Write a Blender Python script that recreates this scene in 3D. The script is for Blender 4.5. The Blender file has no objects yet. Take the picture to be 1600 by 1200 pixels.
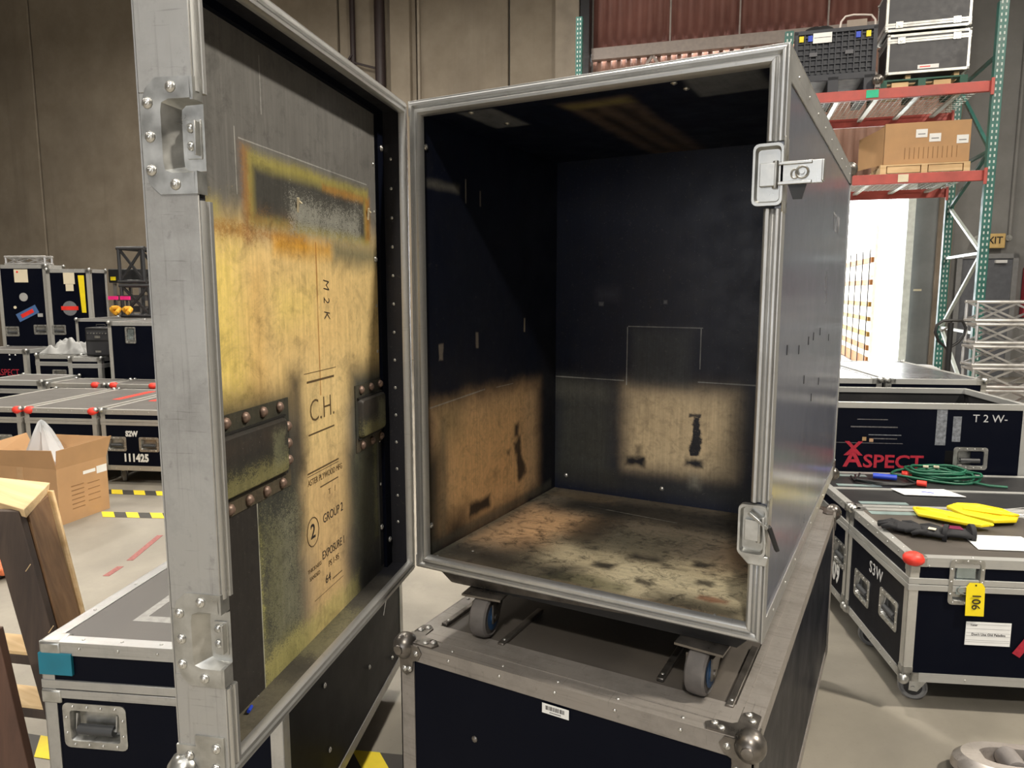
import bpy, bmesh, math, random
from mathutils import Vector, Matrix
random.seed(7)
SC = bpy.context.scene
COL = SC.collection
R = math.radians
PI = math.pi

# ------------------------------------------------------------------ camera
CAM = Vector((1.0285, -1.382, 1.5))
YAW, PITCH = -.5032, .1285
cd = bpy.data.cameras.new('camera'); co = bpy.data.objects.new('camera', cd); COL.objects.link(co)
cd.sensor_width = 36; cd.lens = 1124.23 / 1600 * 36; cd.clip_start = .02; cd.clip_end = 200
co.location = CAM; co.rotation_euler = (PI / 2 - PITCH, 0, -YAW)
cd.dof.use_dof = False
SC.camera = co
# ------------------------------------------------------------------ world, light, exposure
W = bpy.data.worlds.new('world'); SC.world = W; W.use_nodes = True
bg = W.node_tree.nodes['Background']; bg.inputs[0].default_value = (.93, .97, 1, 1); bg.inputs[1].default_value = 11
SC.view_settings.view_transform = 'Standard'; SC.view_settings.look = 'None'
SC.view_settings.exposure = 0; SC.view_settings.gamma = 1; SC.view_settings.use_curve_mapping = False
def area(name, loc, size, power, col=(1, 1, 1), target=None, shape='DISK', size_y=None):
    l = bpy.data.lights.new(name, 'AREA'); l.energy = power; l.color = col; l.shape = shape; l.size = size
    if size_y: l.size_y = size_y
    o = bpy.data.objects.new(name, l); COL.objects.link(o); o.location = loc
    d = (Vector(target) - Vector(loc)) if target else Vector((0, 0, -1))
    o.rotation_euler = d.to_track_quat('-Z', 'Y').to_euler(); return o
WARM = (1, .93, .82)
# high bay lamps under the roof and one added fill; the nearest one throws the shadow on the open door
area('high_bay_key', (5.4, 1.15, 7.0), .45, 720, (1, .92, .79), (0, 0, 1))
for i, p in enumerate([(-2.5, -4.0, 7.4), (2.5, -6.0, 7.4), (-8.5, -1.0, 7.4), (-5.5, 5.5, 7.4), (4.2, 7.5, 7.4), (-12, 5, 7.4), (-.9, 2.3, 7.4)]):  # last position is an added fill that brightens the floor behind the case
    area('high_bay_and_fill_lamp', p, .6, (110, 560, 200, 330, 240, 240, 260)[i], WARM)
# added soft overhead fills under the closed roof
area('overhead_fill_near', (1.0, -3.0, 7.6), 5, 120, (.97, .98, 1), None, 'RECTANGLE', 4)
area('overhead_fill_far', (-6, 4.0, 7.6), 7, 330, (1, .97, .93), None, 'RECTANGLE', 5)

sl = bpy.data.lights.new('sun', 'SUN'); sl.energy = 9; sl.angle = .01; sl.color = (1, .95, .86)
so = bpy.data.objects.new('sun', sl); COL.objects.link(so); so.rotation_euler = Vector((-.30, -.92, -.62)).to_track_quat('-Z', 'Y').to_euler()
# added front fill behind the camera, where the wall has no opening
area('front_fill', (1.5, -11.5, 2.6), 6, 300, (.95, .97, 1), (1.0, 0, 1.4), 'RECTANGLE', 4)

# ------------------------------------------------------------------ node helpers
def lin(c):
    return tuple((x / 12.92 if x <= .04045 else ((x + .055) / 1.055) ** 2.4) for x in c)
def rgb(r, g, b): return lin((r / 255, g / 255, b / 255)) + (1,)
class NT:
    def __init__(s, name):
        s.m = bpy.data.materials.new(name); s.m.use_nodes = True; s.t = s.m.node_tree
        s.b = s.t.nodes['Principled BSDF']; s.tc = None
    def n(s, typ, **kw):
        x = s.t.nodes.new(typ)
        for k, v in kw.items(): setattr(x, k, v)
        return x
    def l(s, a, b): s.t.links.new(a, b)
    def put(s, sock, v):
        if isinstance(v, bpy.types.NodeSocket): s.l(v, sock)
        else: sock.default_value = v
    def obj(s):
        if not s.tc: s.tc = s.n('ShaderNodeTexCoord')
        return s.tc.outputs['Object']
    def map(s, scale=(1, 1, 1), loc=(0, 0, 0), rot=(0, 0, 0)):
        m = s.n('ShaderNodeMapping'); m.inputs['Scale'].default_value = scale; m.inputs['Location'].default_value = loc
        m.inputs['Rotation'].default_value = rot
        s.l(s.obj(), m.inputs[0]); return m.outputs[0]
    def noise(s, scale, detail=4, rough=.55, vec=None, dist=0):
        x = s.n('ShaderNodeTexNoise'); x.inputs['Scale'].default_value = scale; x.inputs['Detail'].default_value = detail
        x.inputs['Roughness'].default_value = rough; x.inputs['Distortion'].default_value = dist
        s.l(vec if vec is not None else s.obj(), x.inputs['Vector']); return x.outputs['Fac']
    def ramp(s, f, a, b, lo=0., hi=1.):
        x = s.n('ShaderNodeMapRange'); s.put(x.inputs[0], f); x.inputs[1].default_value = a; x.inputs[2].default_value = b
        x.inputs[3].default_value = lo; x.inputs[4].default_value = hi; return x.outputs[0]
    def math(s, op, a, b=0., c=0.):
        x = s.n('ShaderNodeMath', operation=op); s.put(x.inputs[0], a); s.put(x.inputs[1], b); s.put(x.inputs[2], c); return x.outputs[0]
    def mix(s, f, a, b):
        x = s.n('ShaderNodeMix', data_type='RGBA'); s.put(x.inputs[0], f); s.put(x.inputs[6], a); s.put(x.inputs[7], b); return x.outputs[2]
    def bump(s, h, strength=.2, dist=.002):
        x = s.n('ShaderNodeBump'); x.inputs['Strength'].default_value = strength; x.inputs['Distance'].default_value = dist
        s.l(h, x.inputs['Height']); s.l(x.outputs[0], s.b.inputs['Normal'])
    def done(s, col, rough=.5, metal=0.):
        s.put(s.b.inputs['Base Color'], col); s.put(s.b.inputs['Roughness'], rough); s.put(s.b.inputs['Metallic'], metal); return s.m
_plain = {}
def plain(name, c, rough=.5, metal=0., var=.12, vs=12):
    n = NT(name); f = n.noise(vs, 5)
    col = n.mix(n.ramp(f, .3, .7), tuple(x * (1 - var) for x in c[:3]) + (1,), tuple(min(1, x * (1 + var)) for x in c[:3]) + (1,))
    return n.done(col, n.ramp(f, .3, .7, max(.02, rough - .08), min(1, rough + .08)), metal)
def aluminium(name, axis=2, base=(.50, .50, .49), dirt=(.16, .15, .14), amount=.5, rough=.36, metal=.8):
    n = NT(name); sc = [90, 90, 90]; sc[axis] = 3
    s1 = n.noise(1, 6, .7, n.map(sc)); s2 = n.noise(7, 8, .7); s3 = n.noise(60, 4, .6)
    sc2 = [14, 14, 14]; sc2[axis] = 260
    s4 = n.noise(1, 3, .5, n.map(sc2))
    d = n.math('ADD', n.ramp(s1, .55, .72, 0, .55), n.ramp(s2, .45, .72, 0, .55))
    d = n.math('ADD', d, n.ramp(s3, .62, .75, 0, .4))
    d = n.math('ADD', d, n.ramp(s4, .66, .72, 0, .35))
    d = n.math('MINIMUM', n.math('MULTIPLY', d, amount), 1.)
    col = n.mix(d, base + (1,), dirt + (1,))
    n.bump(s1, .25, .0006)
    return n.done(col, n.ramp(s2, .3, .7, rough - .06, rough + .14), metal)
def laminate(name, base=(.011, .012, .017), rough=.38, scratch=.5, dust=(.05, .048, .045), spec=.28, coat=0):
    n = NT(name); s1 = n.noise(3.2, 7, .65); s2 = n.noise(220, 2, .5); s3 = n.noise(1, 4, .6, n.map((170, 170, 5), rot=(.2, .3, .5)))
    d = n.math('ADD', n.ramp(s1, .45, .75, 0, .35), n.ramp(s3, .70, .76, 0, .6))
    d = n.math('MULTIPLY', d, scratch)
    n.bump(s2, .12, .0005); n.b.inputs['Specular IOR Level'].default_value = spec
    if coat: n.b.inputs['Coat Weight'].default_value = coat; n.b.inputs['Coat Roughness'].default_value = .2
    return n.done(n.mix(d, base + (1,), dust + (1,)), n.ramp(s1, .3, .7, rough - .07, rough + .12), 0.)
def wood(name, c1, c2, axis=2, scale=1., rough=.7, stain=.0, staincol=(.05, .04, .03)):
    n = NT(name); sc = [22 * scale] * 3; sc[axis] = 1.6 * scale
    g = n.noise(1, 6, .6, n.map(sc), .6); k = n.noise(3, 4)
    col = n.mix(n.ramp(g, .32, .68), c1, c2)
    if stain: col = n.mix(n.ramp(k, .42, .68, 0, stain), col, staincol + (1,))
    n.bump(g, .3, .001)
    return n.done(col, rough)

# group: a soft-edged, noise-broken rectangle of paint, dirt or bare wood at a place of its own on a board
def softbox_group():
    g = bpy.data.node_groups.new('SoftBox', 'ShaderNodeTree'); I = g.interface
    for nm in ('U', 'V', 'CU', 'CV', 'HU', 'HV', 'Soft', 'Amp', 'N', 'Op', 'SpkMix', 'Spk', 'Ang'):
        I.new_socket(nm, in_out='INPUT', socket_type='NodeSocketFloat')
    I.new_socket('Mask', in_out='OUTPUT', socket_type='NodeSocketFloat')
    gi = g.nodes.new('NodeGroupInput'); go = g.nodes.new('NodeGroupOutput')
    def m(op, a, b=0., clamp=False):
        x = g.nodes.new('ShaderNodeMath'); x.operation = op; x.use_clamp = clamp
        for s, v in ((x.inputs[0], a), (x.inputs[1], b)):
            if isinstance(v, bpy.types.NodeSocket): g.links.new(v, s)
            else: s.default_value = v
        return x.outputs[0]
    i = gi.outputs
    du = m('SUBTRACT', i['U'], i['CU']); dv = m('SUBTRACT', i['V'], i['CV'])
    ca = m('COSINE', i['Ang']); sa = m('SINE', i['Ang'])
    u = m('ADD', m('MULTIPLY', du, ca), m('MULTIPLY', dv, sa)); v = m('SUBTRACT', m('MULTIPLY', dv, ca), m('MULTIPLY', du, sa))
    qx = m('SUBTRACT', m('ABSOLUTE', u), i['HU']); qy = m('SUBTRACT', m('ABSOLUTE', v), i['HV'])
    ax = m('MAXIMUM', qx, 0.); ay = m('MAXIMUM', qy, 0.)
    out = m('SQRT', m('ADD', m('MULTIPLY', ax, ax), m('MULTIPLY', ay, ay)))
    d = m('ADD', out, m('MINIMUM', m('MAXIMUM', qx, qy), 0.))
    d = m('ADD', d, m('MULTIPLY', m('SUBTRACT', i['N'], .5), i['Amp']))
    mask = m('SUBTRACT', .5, m('DIVIDE', d, i['Soft']), True)
    mask = m('MULTIPLY', m('MULTIPLY', mask, mask), m('SUBTRACT', 3., m('MULTIPLY', mask, 2.)))
    thr = m('ADD', m('MULTIPLY', m('SUBTRACT', m('ADD', i['Spk'], m('MULTIPLY', mask, .30)), .62), 9.), 0., True)
    k = m('ADD', m('MULTIPLY', mask, m('SUBTRACT', 1., i['SpkMix'])), m('MULTIPLY', m('MULTIPLY', thr, i['SpkMix']), m('GREATER_THAN', mask, .01)))
    g.links.new(m('MULTIPLY', k, i['Op'], True), go.inputs[0])
    return g
SB = softbox_group()
def painted(name, base, layers, uv=('X', 'Z'), rough=.5, grain=2, mott=.35):
    # layer: (u, v, half_u, half_v, softness, ragged, colour, opacity, speckle=0, angle=0)
    n = NT(name); sep = n.n('ShaderNodeSeparateXYZ'); n.l(n.obj(), sep.inputs[0])
    N = n.noise(11, 5, .6); N2 = n.noise(4, 4, .6); S = n.noise(420, 2, .5); F = n.noise(95, 5, .65)
    sc = [160, 160, 160]; sc[grain] = 7; G = n.noise(1, 4, .6, n.map(sc))
    S2 = n.math('ADD', n.math('MULTIPLY', S, .55), n.math('MULTIPLY', F, .45))
    g0 = n.mix(n.ramp(G, .4, .75, 0, .35), base + (1,), tuple(x * 1.8 for x in base) + (1,))
    col = g0
    for L in layers:
        u, v, hu, hv, so, am, c, op = L[:8]; sp = L[8] if len(L) > 8 else 0; an = L[9] if len(L) > 9 else 0
        x = n.n('ShaderNodeGroup', node_tree=SB)
        for k, val in (('CU', u), ('CV', v), ('HU', hu), ('HV', hv), ('Soft', so), ('Amp', am), ('Op', op), ('SpkMix', sp), ('Ang', an)):
            x.inputs[k].default_value = val
            if k == 'Soft' and val > .009: x.inputs[k].default_value = val * 1.9
        n.l(sep.outputs[uv[0]], x.inputs['U']); n.l(sep.outputs[uv[1]], x.inputs['V']); n.l(N if am < .1 else N2, x.inputs['N']); n.l(S2, x.inputs['Spk'])
        cc = n.mix(n.ramp(G, .35, .7), tuple(q * .86 for q in c[:3]) + (1,), tuple(min(1, q * 1.08) for q in c[:3]) + (1,))
        cc = n.mix(n.ramp(F, .42, .62, 0, .28), cc, tuple(q * .6 for q in c[:3]) + (1,))
        col = n.mix(x.outputs[0], col, cc)
    K1 = n.noise(26, 8, .75, None, .6); K2 = n.noise(9, 8, .7, None, 1.2)
    col = n.mix(n.ramp(K1, .50, .68, 0, mott), col, (.012, .012, .013, 1)); col = n.mix(n.ramp(K2, .54, .70, 0, mott * .7), col, (.016, .015, .014, 1))
    col = n.mix(n.ramp(n.noise(70, 6, .8, None, .4), .60, .72, 0, mott * .55), col, (.26, .24, .20, 1))
    col = n.mix(n.ramp(S, .735, .76, 0, .55), col, (.30, .29, .27, 1))
    n.bump(F, .12, .0008); n.b.inputs['Specular IOR Level'].default_value = .3
    return n.done(col, n.ramp(N, .3, .7, rough - .1, rough + .12))

# ------------------------------------------------------------------ mesh helpers
class MB:
    def __init__(s): s.v = []; s.f = []; s.mi = []; s.cur = 0
    def face(s, ids): s.f.append(tuple(ids)); s.mi.append(s.cur)
    def add(s, pts): k = len(s.v); s.v += [tuple(p) for p in pts]; return k
    def hexa(s, p):     # 8 points: bottom ring 0-3, top ring 4-7
        k = s.add(p)
        for f in ((3, 2, 1, 0), (4, 5, 6, 7), (0, 1, 5, 4), (1, 2, 6, 5), (2, 3, 7, 6), (3, 0, 4, 7)): s.face([k + i for i in f])
        return s
    def box(s, a, b):
        x0, y0, z0 = a; x1, y1, z1 = b
        return s.hexa([(x0, y0, z0), (x1, y0, z0), (x1, y1, z0), (x0, y1, z0), (x0, y0, z1), (x1, y0, z1), (x1, y1, z1), (x0, y1, z1)])
    def bar(s, p, q, w, h=None, up=(0, 0, 1)):
        h = h or w; p = Vector(p); q = Vector(q); d = (q - p).normalized(); u = Vector(up)
        if abs(d.dot(u)) > .98: u = Vector((1, 0, 0))
        r = d.cross(u).normalized() * w / 2; u = r.cross(d).normalized() * h / 2
        return s.hexa([p - r - u, p + r - u, p + r + u, p - r + u, q - r - u, q + r - u, q + r + u, q - r + u])
    def rings(s, rings, cap0=True, cap1=True, closed=True):
        n = len(rings[0]); ks = [s.add(r) for r in rings]
        for a, b in zip(ks, ks[1:]):
            for i in range(n if closed else n - 1):
                j = (i + 1) % n; s.face((a + i, a + j, b + j, b + i))
        if cap0: s.face([ks[0] + i for i in reversed(range(n))])
        if cap1: s.face([ks[-1] + i for i in range(n)])
        return s
    def cyl(s, p, q, r, n=10, r2=None):
        p = Vector(p); q = Vector(q); d = (q - p).normalized(); u = Vector((0, 0, 1)) if abs(d.z) < .9 else Vector((1, 0, 0))
        a = d.cross(u).normalized(); b = a.cross(d); r2 = r if r2 is None else r2
        c = [(math.cos(2 * PI * i / n), -math.sin(2 * PI * i / n)) for i in range(n)]
        return s.rings([[p + a * x * r + b * y * r for x, y in c], [q + a * x * r2 + b * y * r2 for x, y in c]])
    def lathe(s, prof, o, axis, n=16):   # prof [(r, t)] along axis
        o = Vector(o); d = Vector(axis).normalized(); u = Vector((0, 0, 1)) if abs(d.z) < .9 else Vector((1, 0, 0))
        a = d.cross(u).normalized(); b = a.cross(d)
        return s.rings([[o + d * t + (a * math.cos(2 * PI * i / n) - b * math.sin(2 * PI * i / n)) * max(r, 1e-5) for i in range(n)] for r, t in prof])
    def tube(s, pts, r, n=8, closed=False):
        pts = [Vector(p) for p in pts]; rings = []; m = len(pts); up = None
        for i, p in enumerate(pts):
            if closed: d = pts[(i + 1) % m] - pts[i - 1]
            else: d = pts[min(i + 1, m - 1)] - pts[max(i - 1, 0)]
            d.normalize()
            if up is None: up = Vector((0, 0, 1)) if abs(d.z) < .9 else Vector((1, 0, 0))
            a = d.cross(up)
            if a.length < 1e-4: a = d.cross(Vector((.3, .5, .8)))
            a.normalize(); b = a.cross(d).normalized(); up = b
            rr = r[i] if isinstance(r, (list, tuple)) else r
            rings.append([p + a * math.cos(2 * PI * k / n) * rr + b * math.sin(2 * PI * k / n) * rr for k in range(n)])
        if closed: rings.append(rings[0]); return s.rings(rings, False, False)
        return s.rings(rings)
    def sphere(s, c, r, n=10, m=6, sc=(1, 1, 1)):
        return s.rings([[(c[0] + sc[0] * r * math.sin(PI * j / m) * math.cos(2 * PI * i / n), c[1] + sc[1] * r * math.sin(PI * j / m) * math.sin(2 * PI * i / n), c[2] - sc[2] * r * math.cos(PI * j / m)) for i in range(n)] for j in range(1, m)])
    def dome(s, c, nrm, r, h=None, n=8):
        h = h or r * .6
        return s.lathe([(r, 0), (r * .92, h * .45), (r * .55, h * .88), (r * .1, h)], c, nrm, n)
    def grid(s, fn, nu, nv, thick=0.):
        k = s.add([fn(i / nu, j / nv) for j in range(nv + 1) for i in range(nu + 1)])
        for j in range(nv):
            for i in range(nu):
                a = k + j * (nu + 1) + i; s.face((a, a + 1, a + nu + 2, a + nu + 1))
        return s
    def xf(s, M, start=0):
        s.v = s.v[:start] + [tuple(M @ Vector(p)) for p in s.v[start:]]; return s
    def mesh(s, name, mats, smooth=False):
        me = bpy.data.meshes.new(name); me.from_pydata(s.v, [], s.f)
        for m in (mats if isinstance(mats, (list, tuple)) else [mats]): me.materials.append(m)
        if isinstance(mats, (list, tuple)): me.polygons.foreach_set('material_index', s.mi)
        bm = bmesh.new(); bm.from_mesh(me); bmesh.ops.recalc_face_normals(bm, faces=bm.faces); bm.to_mesh(me); bm.free()
        me.polygons.foreach_set('use_smooth', [True] * len(me.polygons)); me.set_sharp_from_angle(angle=R(180 if smooth else 38))
        me.update(); return me
    def build(s, name, mats, parent=None, label=None, kind=None, smooth=False, bevel=0, solid=0):
        o = bpy.data.objects.new(name, s.mesh(name, mats, smooth)); COL.objects.link(o)
        if parent is not None: o.parent = parent
        if label: o['label'] = label
        if kind: o['kind'] = kind
        if solid: m = o.modifiers.new('thick', 'SOLIDIFY'); m.thickness = solid; m.offset = 0
        if bevel: m = o.modifiers.new('bevel', 'BEVEL'); m.width = bevel; m.segments = 2; m.limit_method = 'ANGLE'
        return o
def thing(name, label, cat, loc=(0, 0, 0), rz=0, group=None):
    o = bpy.data.objects.new(name, None); COL.objects.link(o); o.location = loc; o.rotation_euler = (0, 0, rz)
    o.empty_display_size = .05
    return tag(o, label, cat, group)
def tag(o, label, cat, group=None):
    o['label'] = label; o['category'] = cat
    if group: o['group'] = group
    return o
def inst(name, me, parent, M=None, label=None):
    o = bpy.data.objects.new(name, me); COL.objects.link(o); o.parent = parent
    if M is not None: o.matrix_local = M
    if label: o['label'] = label
    return o
def frame(o, U, V):   # matrix with x->U, y->V, z->UxV
    U = Vector(U).normalized(); V = Vector(V).normalized(); N = U.cross(V)
    M = Matrix((U, V, N)).transposed().to_4x4(); M.translation = Vector(o); return M
def text(name, body, size, mat, parent, o, U, V, align='CENTER', depth=.0004, sx=1., shear=0, spacing=1., bold=0., label=None):
    c = bpy.data.curves.new(name, 'FONT'); c.body = body; c.size = size; c.align_x = align; c.align_y = 'CENTER'
    c.extrude = depth; c.shear = shear; c.space_character = spacing; c.offset = bold; c.resolution_u = 3
    t = bpy.data.objects.new('tmp', c); COL.objects.link(t)
    dg = bpy.context.evaluated_depsgraph_get(); me = bpy.data.meshes.new_from_object(t.evaluated_get(dg))
    bpy.data.objects.remove(t); me.materials.clear(); me.materials.append(mat)
    ob = bpy.data.objects.new(name, me); COL.objects.link(ob)
    if parent is not None: ob.parent = parent
    ob.matrix_local = frame(o, U, V) @ Matrix.Diagonal((sx, 1, 1, 1))
    if label: ob['label'] = label
    return ob
def rr(w, h, r, z, n=3, c=(0, 0)):
    out = []
    for cx, cy, a0 in ((w / 2 - r, h / 2 - r, 0), (-w / 2 + r, h / 2 - r, 90), (-w / 2 + r, -h / 2 + r, 180), (w / 2 - r, -h / 2 + r, 270)):
        for k in range(n + 1):
            a = R(a0 + 90 * k / n); out.append((c[0] + cx + r * math.cos(a), c[1] + cy + r * math.sin(a), z))
    return out
def holes_panel(mb, w0, w1, h0, h1, holes, M):   # flat panel in (u,v,0) with rectangular holes
    us = sorted({w0, w1, *[a for h in holes for a in (h[0], h[1])]}); vs = sorted({h0, h1, *[a for h in holes for a in (h[2], h[3])]})
    us = [u for u in us if w0 <= u <= w1]; vs = [v for v in vs if h0 <= v <= h1]
    idx = {}
    for j, v in enumerate(vs):
        for i, u in enumerate(us): idx[i, j] = mb.add([M @ Vector((u, v, 0))])
    for j in range(len(vs) - 1):
        for i in range(len(us) - 1):
            cu = (us[i] + us[i + 1]) / 2; cv = (vs[j] + vs[j + 1]) / 2
            if any(h[0] < cu < h[1] and h[2] < cv < h[3] for h in holes): continue
            mb.face((idx[i, j], idx[i + 1, j], idx[i + 1, j + 1], idx[i, j + 1]))

# ------------------------------------------------------------------ materials
ALU_Z = aluminium('scuffed aluminium upright', 2); ALU_X = aluminium('scuffed aluminium along x', 0); ALU_Y = aluminium('scuffed aluminium along y', 1)
DOOR_ALU = aluminium('grey scratched door edge', 2, (.42, .415, .40), (.11, .105, .10), .75, .42, .55)
FAR_ALU = aluminium('bright case edging', 0, (.52, .52, .50), (.3, .29, .27), .4, .4, .6)
DULL_ALU = aluminium('taupe worn aluminium', 0, (.30, .275, .25), (.10, .09, .08), .9, .5, .45)
ZINC = plain('zinc plated steel', (.46, .46, .44), .34, .85, .25, 30)
ZINC_D = plain('dark tarnished steel', (.17, .155, .14), .32, .8, .45, 24)
SCREW = plain('screw steel', (.6, .59, .56), .3, .8)
RUSTY = plain('rusty screw heads', (.24, .165, .13), .5, .5, .5, 90)
LAM = laminate('black laminate', (.003, .004, .009), .34, .25, (.018, .018, .02), .06); LAM_SIDE = laminate('satin black side laminate', (.028, .029, .036), .42, .35, (.09, .09, .09))
LAM_DULL = laminate('dull black laminate', (.020, .020, .021), .5, .8, (.08, .075, .07))
LAM_TOP = laminate('dusty lid laminate', (.125, .117, .108), .45, 1., (.24, .22, .20))
GLOSSY = laminate('glossy dusty lid', (.09, .09, .095), .24, .7, (.2, .2, .2), .8, .7)
LID_TAUPE = laminate('taupe dusty lid laminate', (.075, .066, .058), .5, 1.2, (.20, .17, .14))
BLACK = plain('black plastic', (.012, .012, .013), .5); RUBBER = plain('grey rubber', (.11, .10, .095), .75, 0, .2, 40)
TIRE = plain('grey caster tire', (.20, .20, .20), .6); BLUE_HUB = plain('blue hub', (.02, .07, .17), .45); WHITE = plain('white paint', (.72, .72, .70), .6, 0, .15, 50)
PAPER = plain('white paper', (.78, .78, .76), .8, 0, .04); CREAM = plain('cream paper', (.70, .62, .45), .8, 0, .05)
RED = plain('red paint', (.75, .03, .02), .45, 0, .2); RED_TAPE = plain('red tape', (.85, .05, .03), .5); TEAL = plain('teal tape', (.005, .17, .25), .5)
YEL = plain('yellow plastic', (.85, .66, .01), .5, 0, .08); TAPEY = plain('yellow floor tape', (.80, .62, .03), .6, 0, .1); TAPEK = plain('black floor tape', (.05, .045, .04), .6)
INK = plain('dark ink', (.02, .013, .01), .7); REDLOGO = plain('faded red paint', (.36, .012, .03), .55, 0, .3, 60)
CARD = plain('corrugated cardboard', (.46, .27, .13), .8, 0, .08, 5); CARD_D = plain('printed brown ink', (.26, .14, .06), .8)
ORANGE = plain('orange paint', (.75, .30, .04), .5); RACKRED = plain('orange red rack beam', (.40, .07, .055), .5, 0, .2, 6)
RACKGREEN = plain('dark green rack post', (.025, .12, .10), .45, 0, .25, 9); RACKPALE = plain('pale galvanised deck and painted backlit brace', (.55, .60, .57), .4, .3)
PINK = plain('pink tape', (.8, .02, .2), .5); GREEN = plain('green cable jacket', (.012, .11, .06), .45, 0, .2); BLUE = plain('blue plastic', (.02, .06, .5), .4)
BAREW = wood('pale sawn pallet wood', (.55, .36, .17, 1), (.78, .58, .33, 1), 0, 1, .75, .25, (.2, .12, .06))
DARKW = wood('dark pallet wood', (.035, .024, .019, 1), (.075, .05, .036, 1), 2, .8, .75)
BROWNW = wood('rough brown pallet wood', (.13, .065, .028, 1), (.25, .14, .065, 1), 2, 1, .8, .55, (.03, .02, .012))
GREYFAB = plain('grey fabric', (.34, .34, .33), .85)

# ------------------------------------------------------------------ setting (building frame: a along the back wall, b away from the camera)
BANG = R(12)
def room(name, mb, mat, kind='structure', parent=None, **kw):
    o = mb.build(name, mat, parent, kind=kind if parent is None else None, **kw)
    if parent is None: o.location = (CAM.x, CAM.y, 0); o.rotation_euler = (0, 0, BANG)
    return o
def rm(a, b, z=0):
    return Vector((CAM.x + a * math.cos(BANG) - b * math.sin(BANG), CAM.y + a * math.sin(BANG) + b * math.cos(BANG), z))
def concrete_mat(name, c1, c2, dark, rough=.8):
    n = NT(name); a = n.noise(.35, 6, .6); b = n.noise(1.6, 8, .65); c = n.noise(1, 5, .6, n.map((1.6, 1.6, .12)))
    col = n.mix(n.ramp(b, .35, .68), c1, c2); col = n.mix(n.ramp(a, .5, .72, 0, .45), col, dark); col = n.mix(n.ramp(c, .55, .72, 0, .45), col, dark)
    n.bump(b, .2, .01); return n.done(col, rough)
WALLC = concrete_mat('beige tilt-up concrete', (.27, .225, .17, 1), (.34, .29, .225, 1), (.17, .14, .11, 1))
WALLG = concrete_mat('grey concrete wall', (.20, .195, .185, 1), (.25, .245, .235, 1), (.15, .145, .14, 1))
def floor_mat():
    n = NT('worn warehouse concrete'); a = n.noise(.8, 7, .62, None, .4); b = n.noise(5, 8, .7); c = n.noise(60, 4, .6); d = n.noise(1, 6, .6, n.map((3, .5, 1), rot=(0, 0, .6)))
    col = n.mix(n.ramp(a, .35, .68), (.195, .178, .148, 1), (.35, .318, .262, 1)); col = n.mix(n.ramp(b, .5, .75, 0, .5), col, (.21, .19, .165, 1))
    col = n.mix(n.ramp(d, .55, .7, 0, .3), col, (.17, .15, .13, 1)); col = n.mix(n.ramp(c, .6, .75, 0, .35), col, (.16, .145, .12, 1))
    n.bump(b, .15, .004); return n.done(col, n.ramp(a, .3, .7, .42, .62))
fl = room('floor', MB().box((-24, -14, -.1), (14, 26, 0)), floor_mat())
wb = MB().box((-24, 14.6, 0), (-2.76, 14.9, 9))
wb.box((3.5, 14.6, 0), (14, 14.9, 9)); wb.box((-2.76, 14.6, 8.6), (3.5, 14.9, 9))
WB = room('wall_back', wb, WALLG)
for a0, a1 in ((-24, -16.85), (-16.8, -12.1), (-12.05, -8.3), (-8.25, -6.47), (-6.43, -4.47), (-4.43, -3.46)):
    room('concrete_panel', MB().box((a0, 14.48, 0), (a1, 14.6, 8.98)), WALLC, parent=WB, bevel=.02)
PIL = plain('pale pilaster concrete', (.36, .31, .25), .8, 0, .15, 3)
room('pilaster', MB().box((-3.46, 14.3, 0), (-2.98, 14.6, 8.98)), PIL, parent=WB, bevel=.02)
room('pilaster', MB().box((-7.0, 14.34, 0), (-6.55, 14.48, 8.98)), WALLC, parent=WB, bevel=.02)
DKPIPE = plain('dark brown painted steel', (.035, .022, .022), .5)
room('downpipe', MB().box((-2.95, 14.25, 0), (-2.78, 14.55, 8.98)), plain('black downpipe', (.03, .03, .035), .5), parent=WB)
room('downpipe', MB().cyl((-7.2, 14.3, 0), (-7.2, 14.3, 8.98), .11, 12), DKPIPE, parent=WB, smooth=False)
room('downpipe', MB().cyl((-7.86, 14.36, 2), (-7.86, 14.36, 8.98), .06, 10), DKPIPE, parent=WB)
room('conduit', MB().cyl((-6.38, 14.42, 0), (-6.38, 14.42, 8.98), .03, 8), PIL, parent=WB)
room('pipe_bracket', MB().bar((-8.1, 14.3, 6.15), (-7.86, 14.3, 6.45), .04).bar((-7.86, 14.3, 6.3), (-7.2, 14.3, 6.1), .04), DKPIPE, parent=WB)
room('column_face', MB().box((3.43, 14.45, 0), (3.66, 14.6, 8.98)), plain('stained tan column', (.20, .16, .12), .8, 0, .3, 2), parent=WB)
room('jamb_panel', MB().box((2.98, 14.55, 0), (3.43, 14.7, 3.4)), concrete_mat('blue grey jamb', (.16, .17, .17, 1), (.21, .22, .22, 1), (.11, .11, .11, 1)), parent=WB)
room('conduit', MB().cyl((4.55, 14.55, 2.4), (4.55, 14.55, 8.9), .03, 8), WALLG, parent=WB)
room('wall_left', MB().box((-24.2, -14, 0), (-24, 14.9, 9)), WALLC)
room('wall_right', MB().box((14, -14, 0), (14.2, 14.9, 9)), WALLG)
room('wall_front', MB().box((-24, -14.2, 0), (14, -14, 9)), WALLC)
room('ceiling', MB().box((-24, -14, 9), (14, 14.9, 9.2)), plain('roof deck', (.35, .34, .32), .8))
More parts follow.
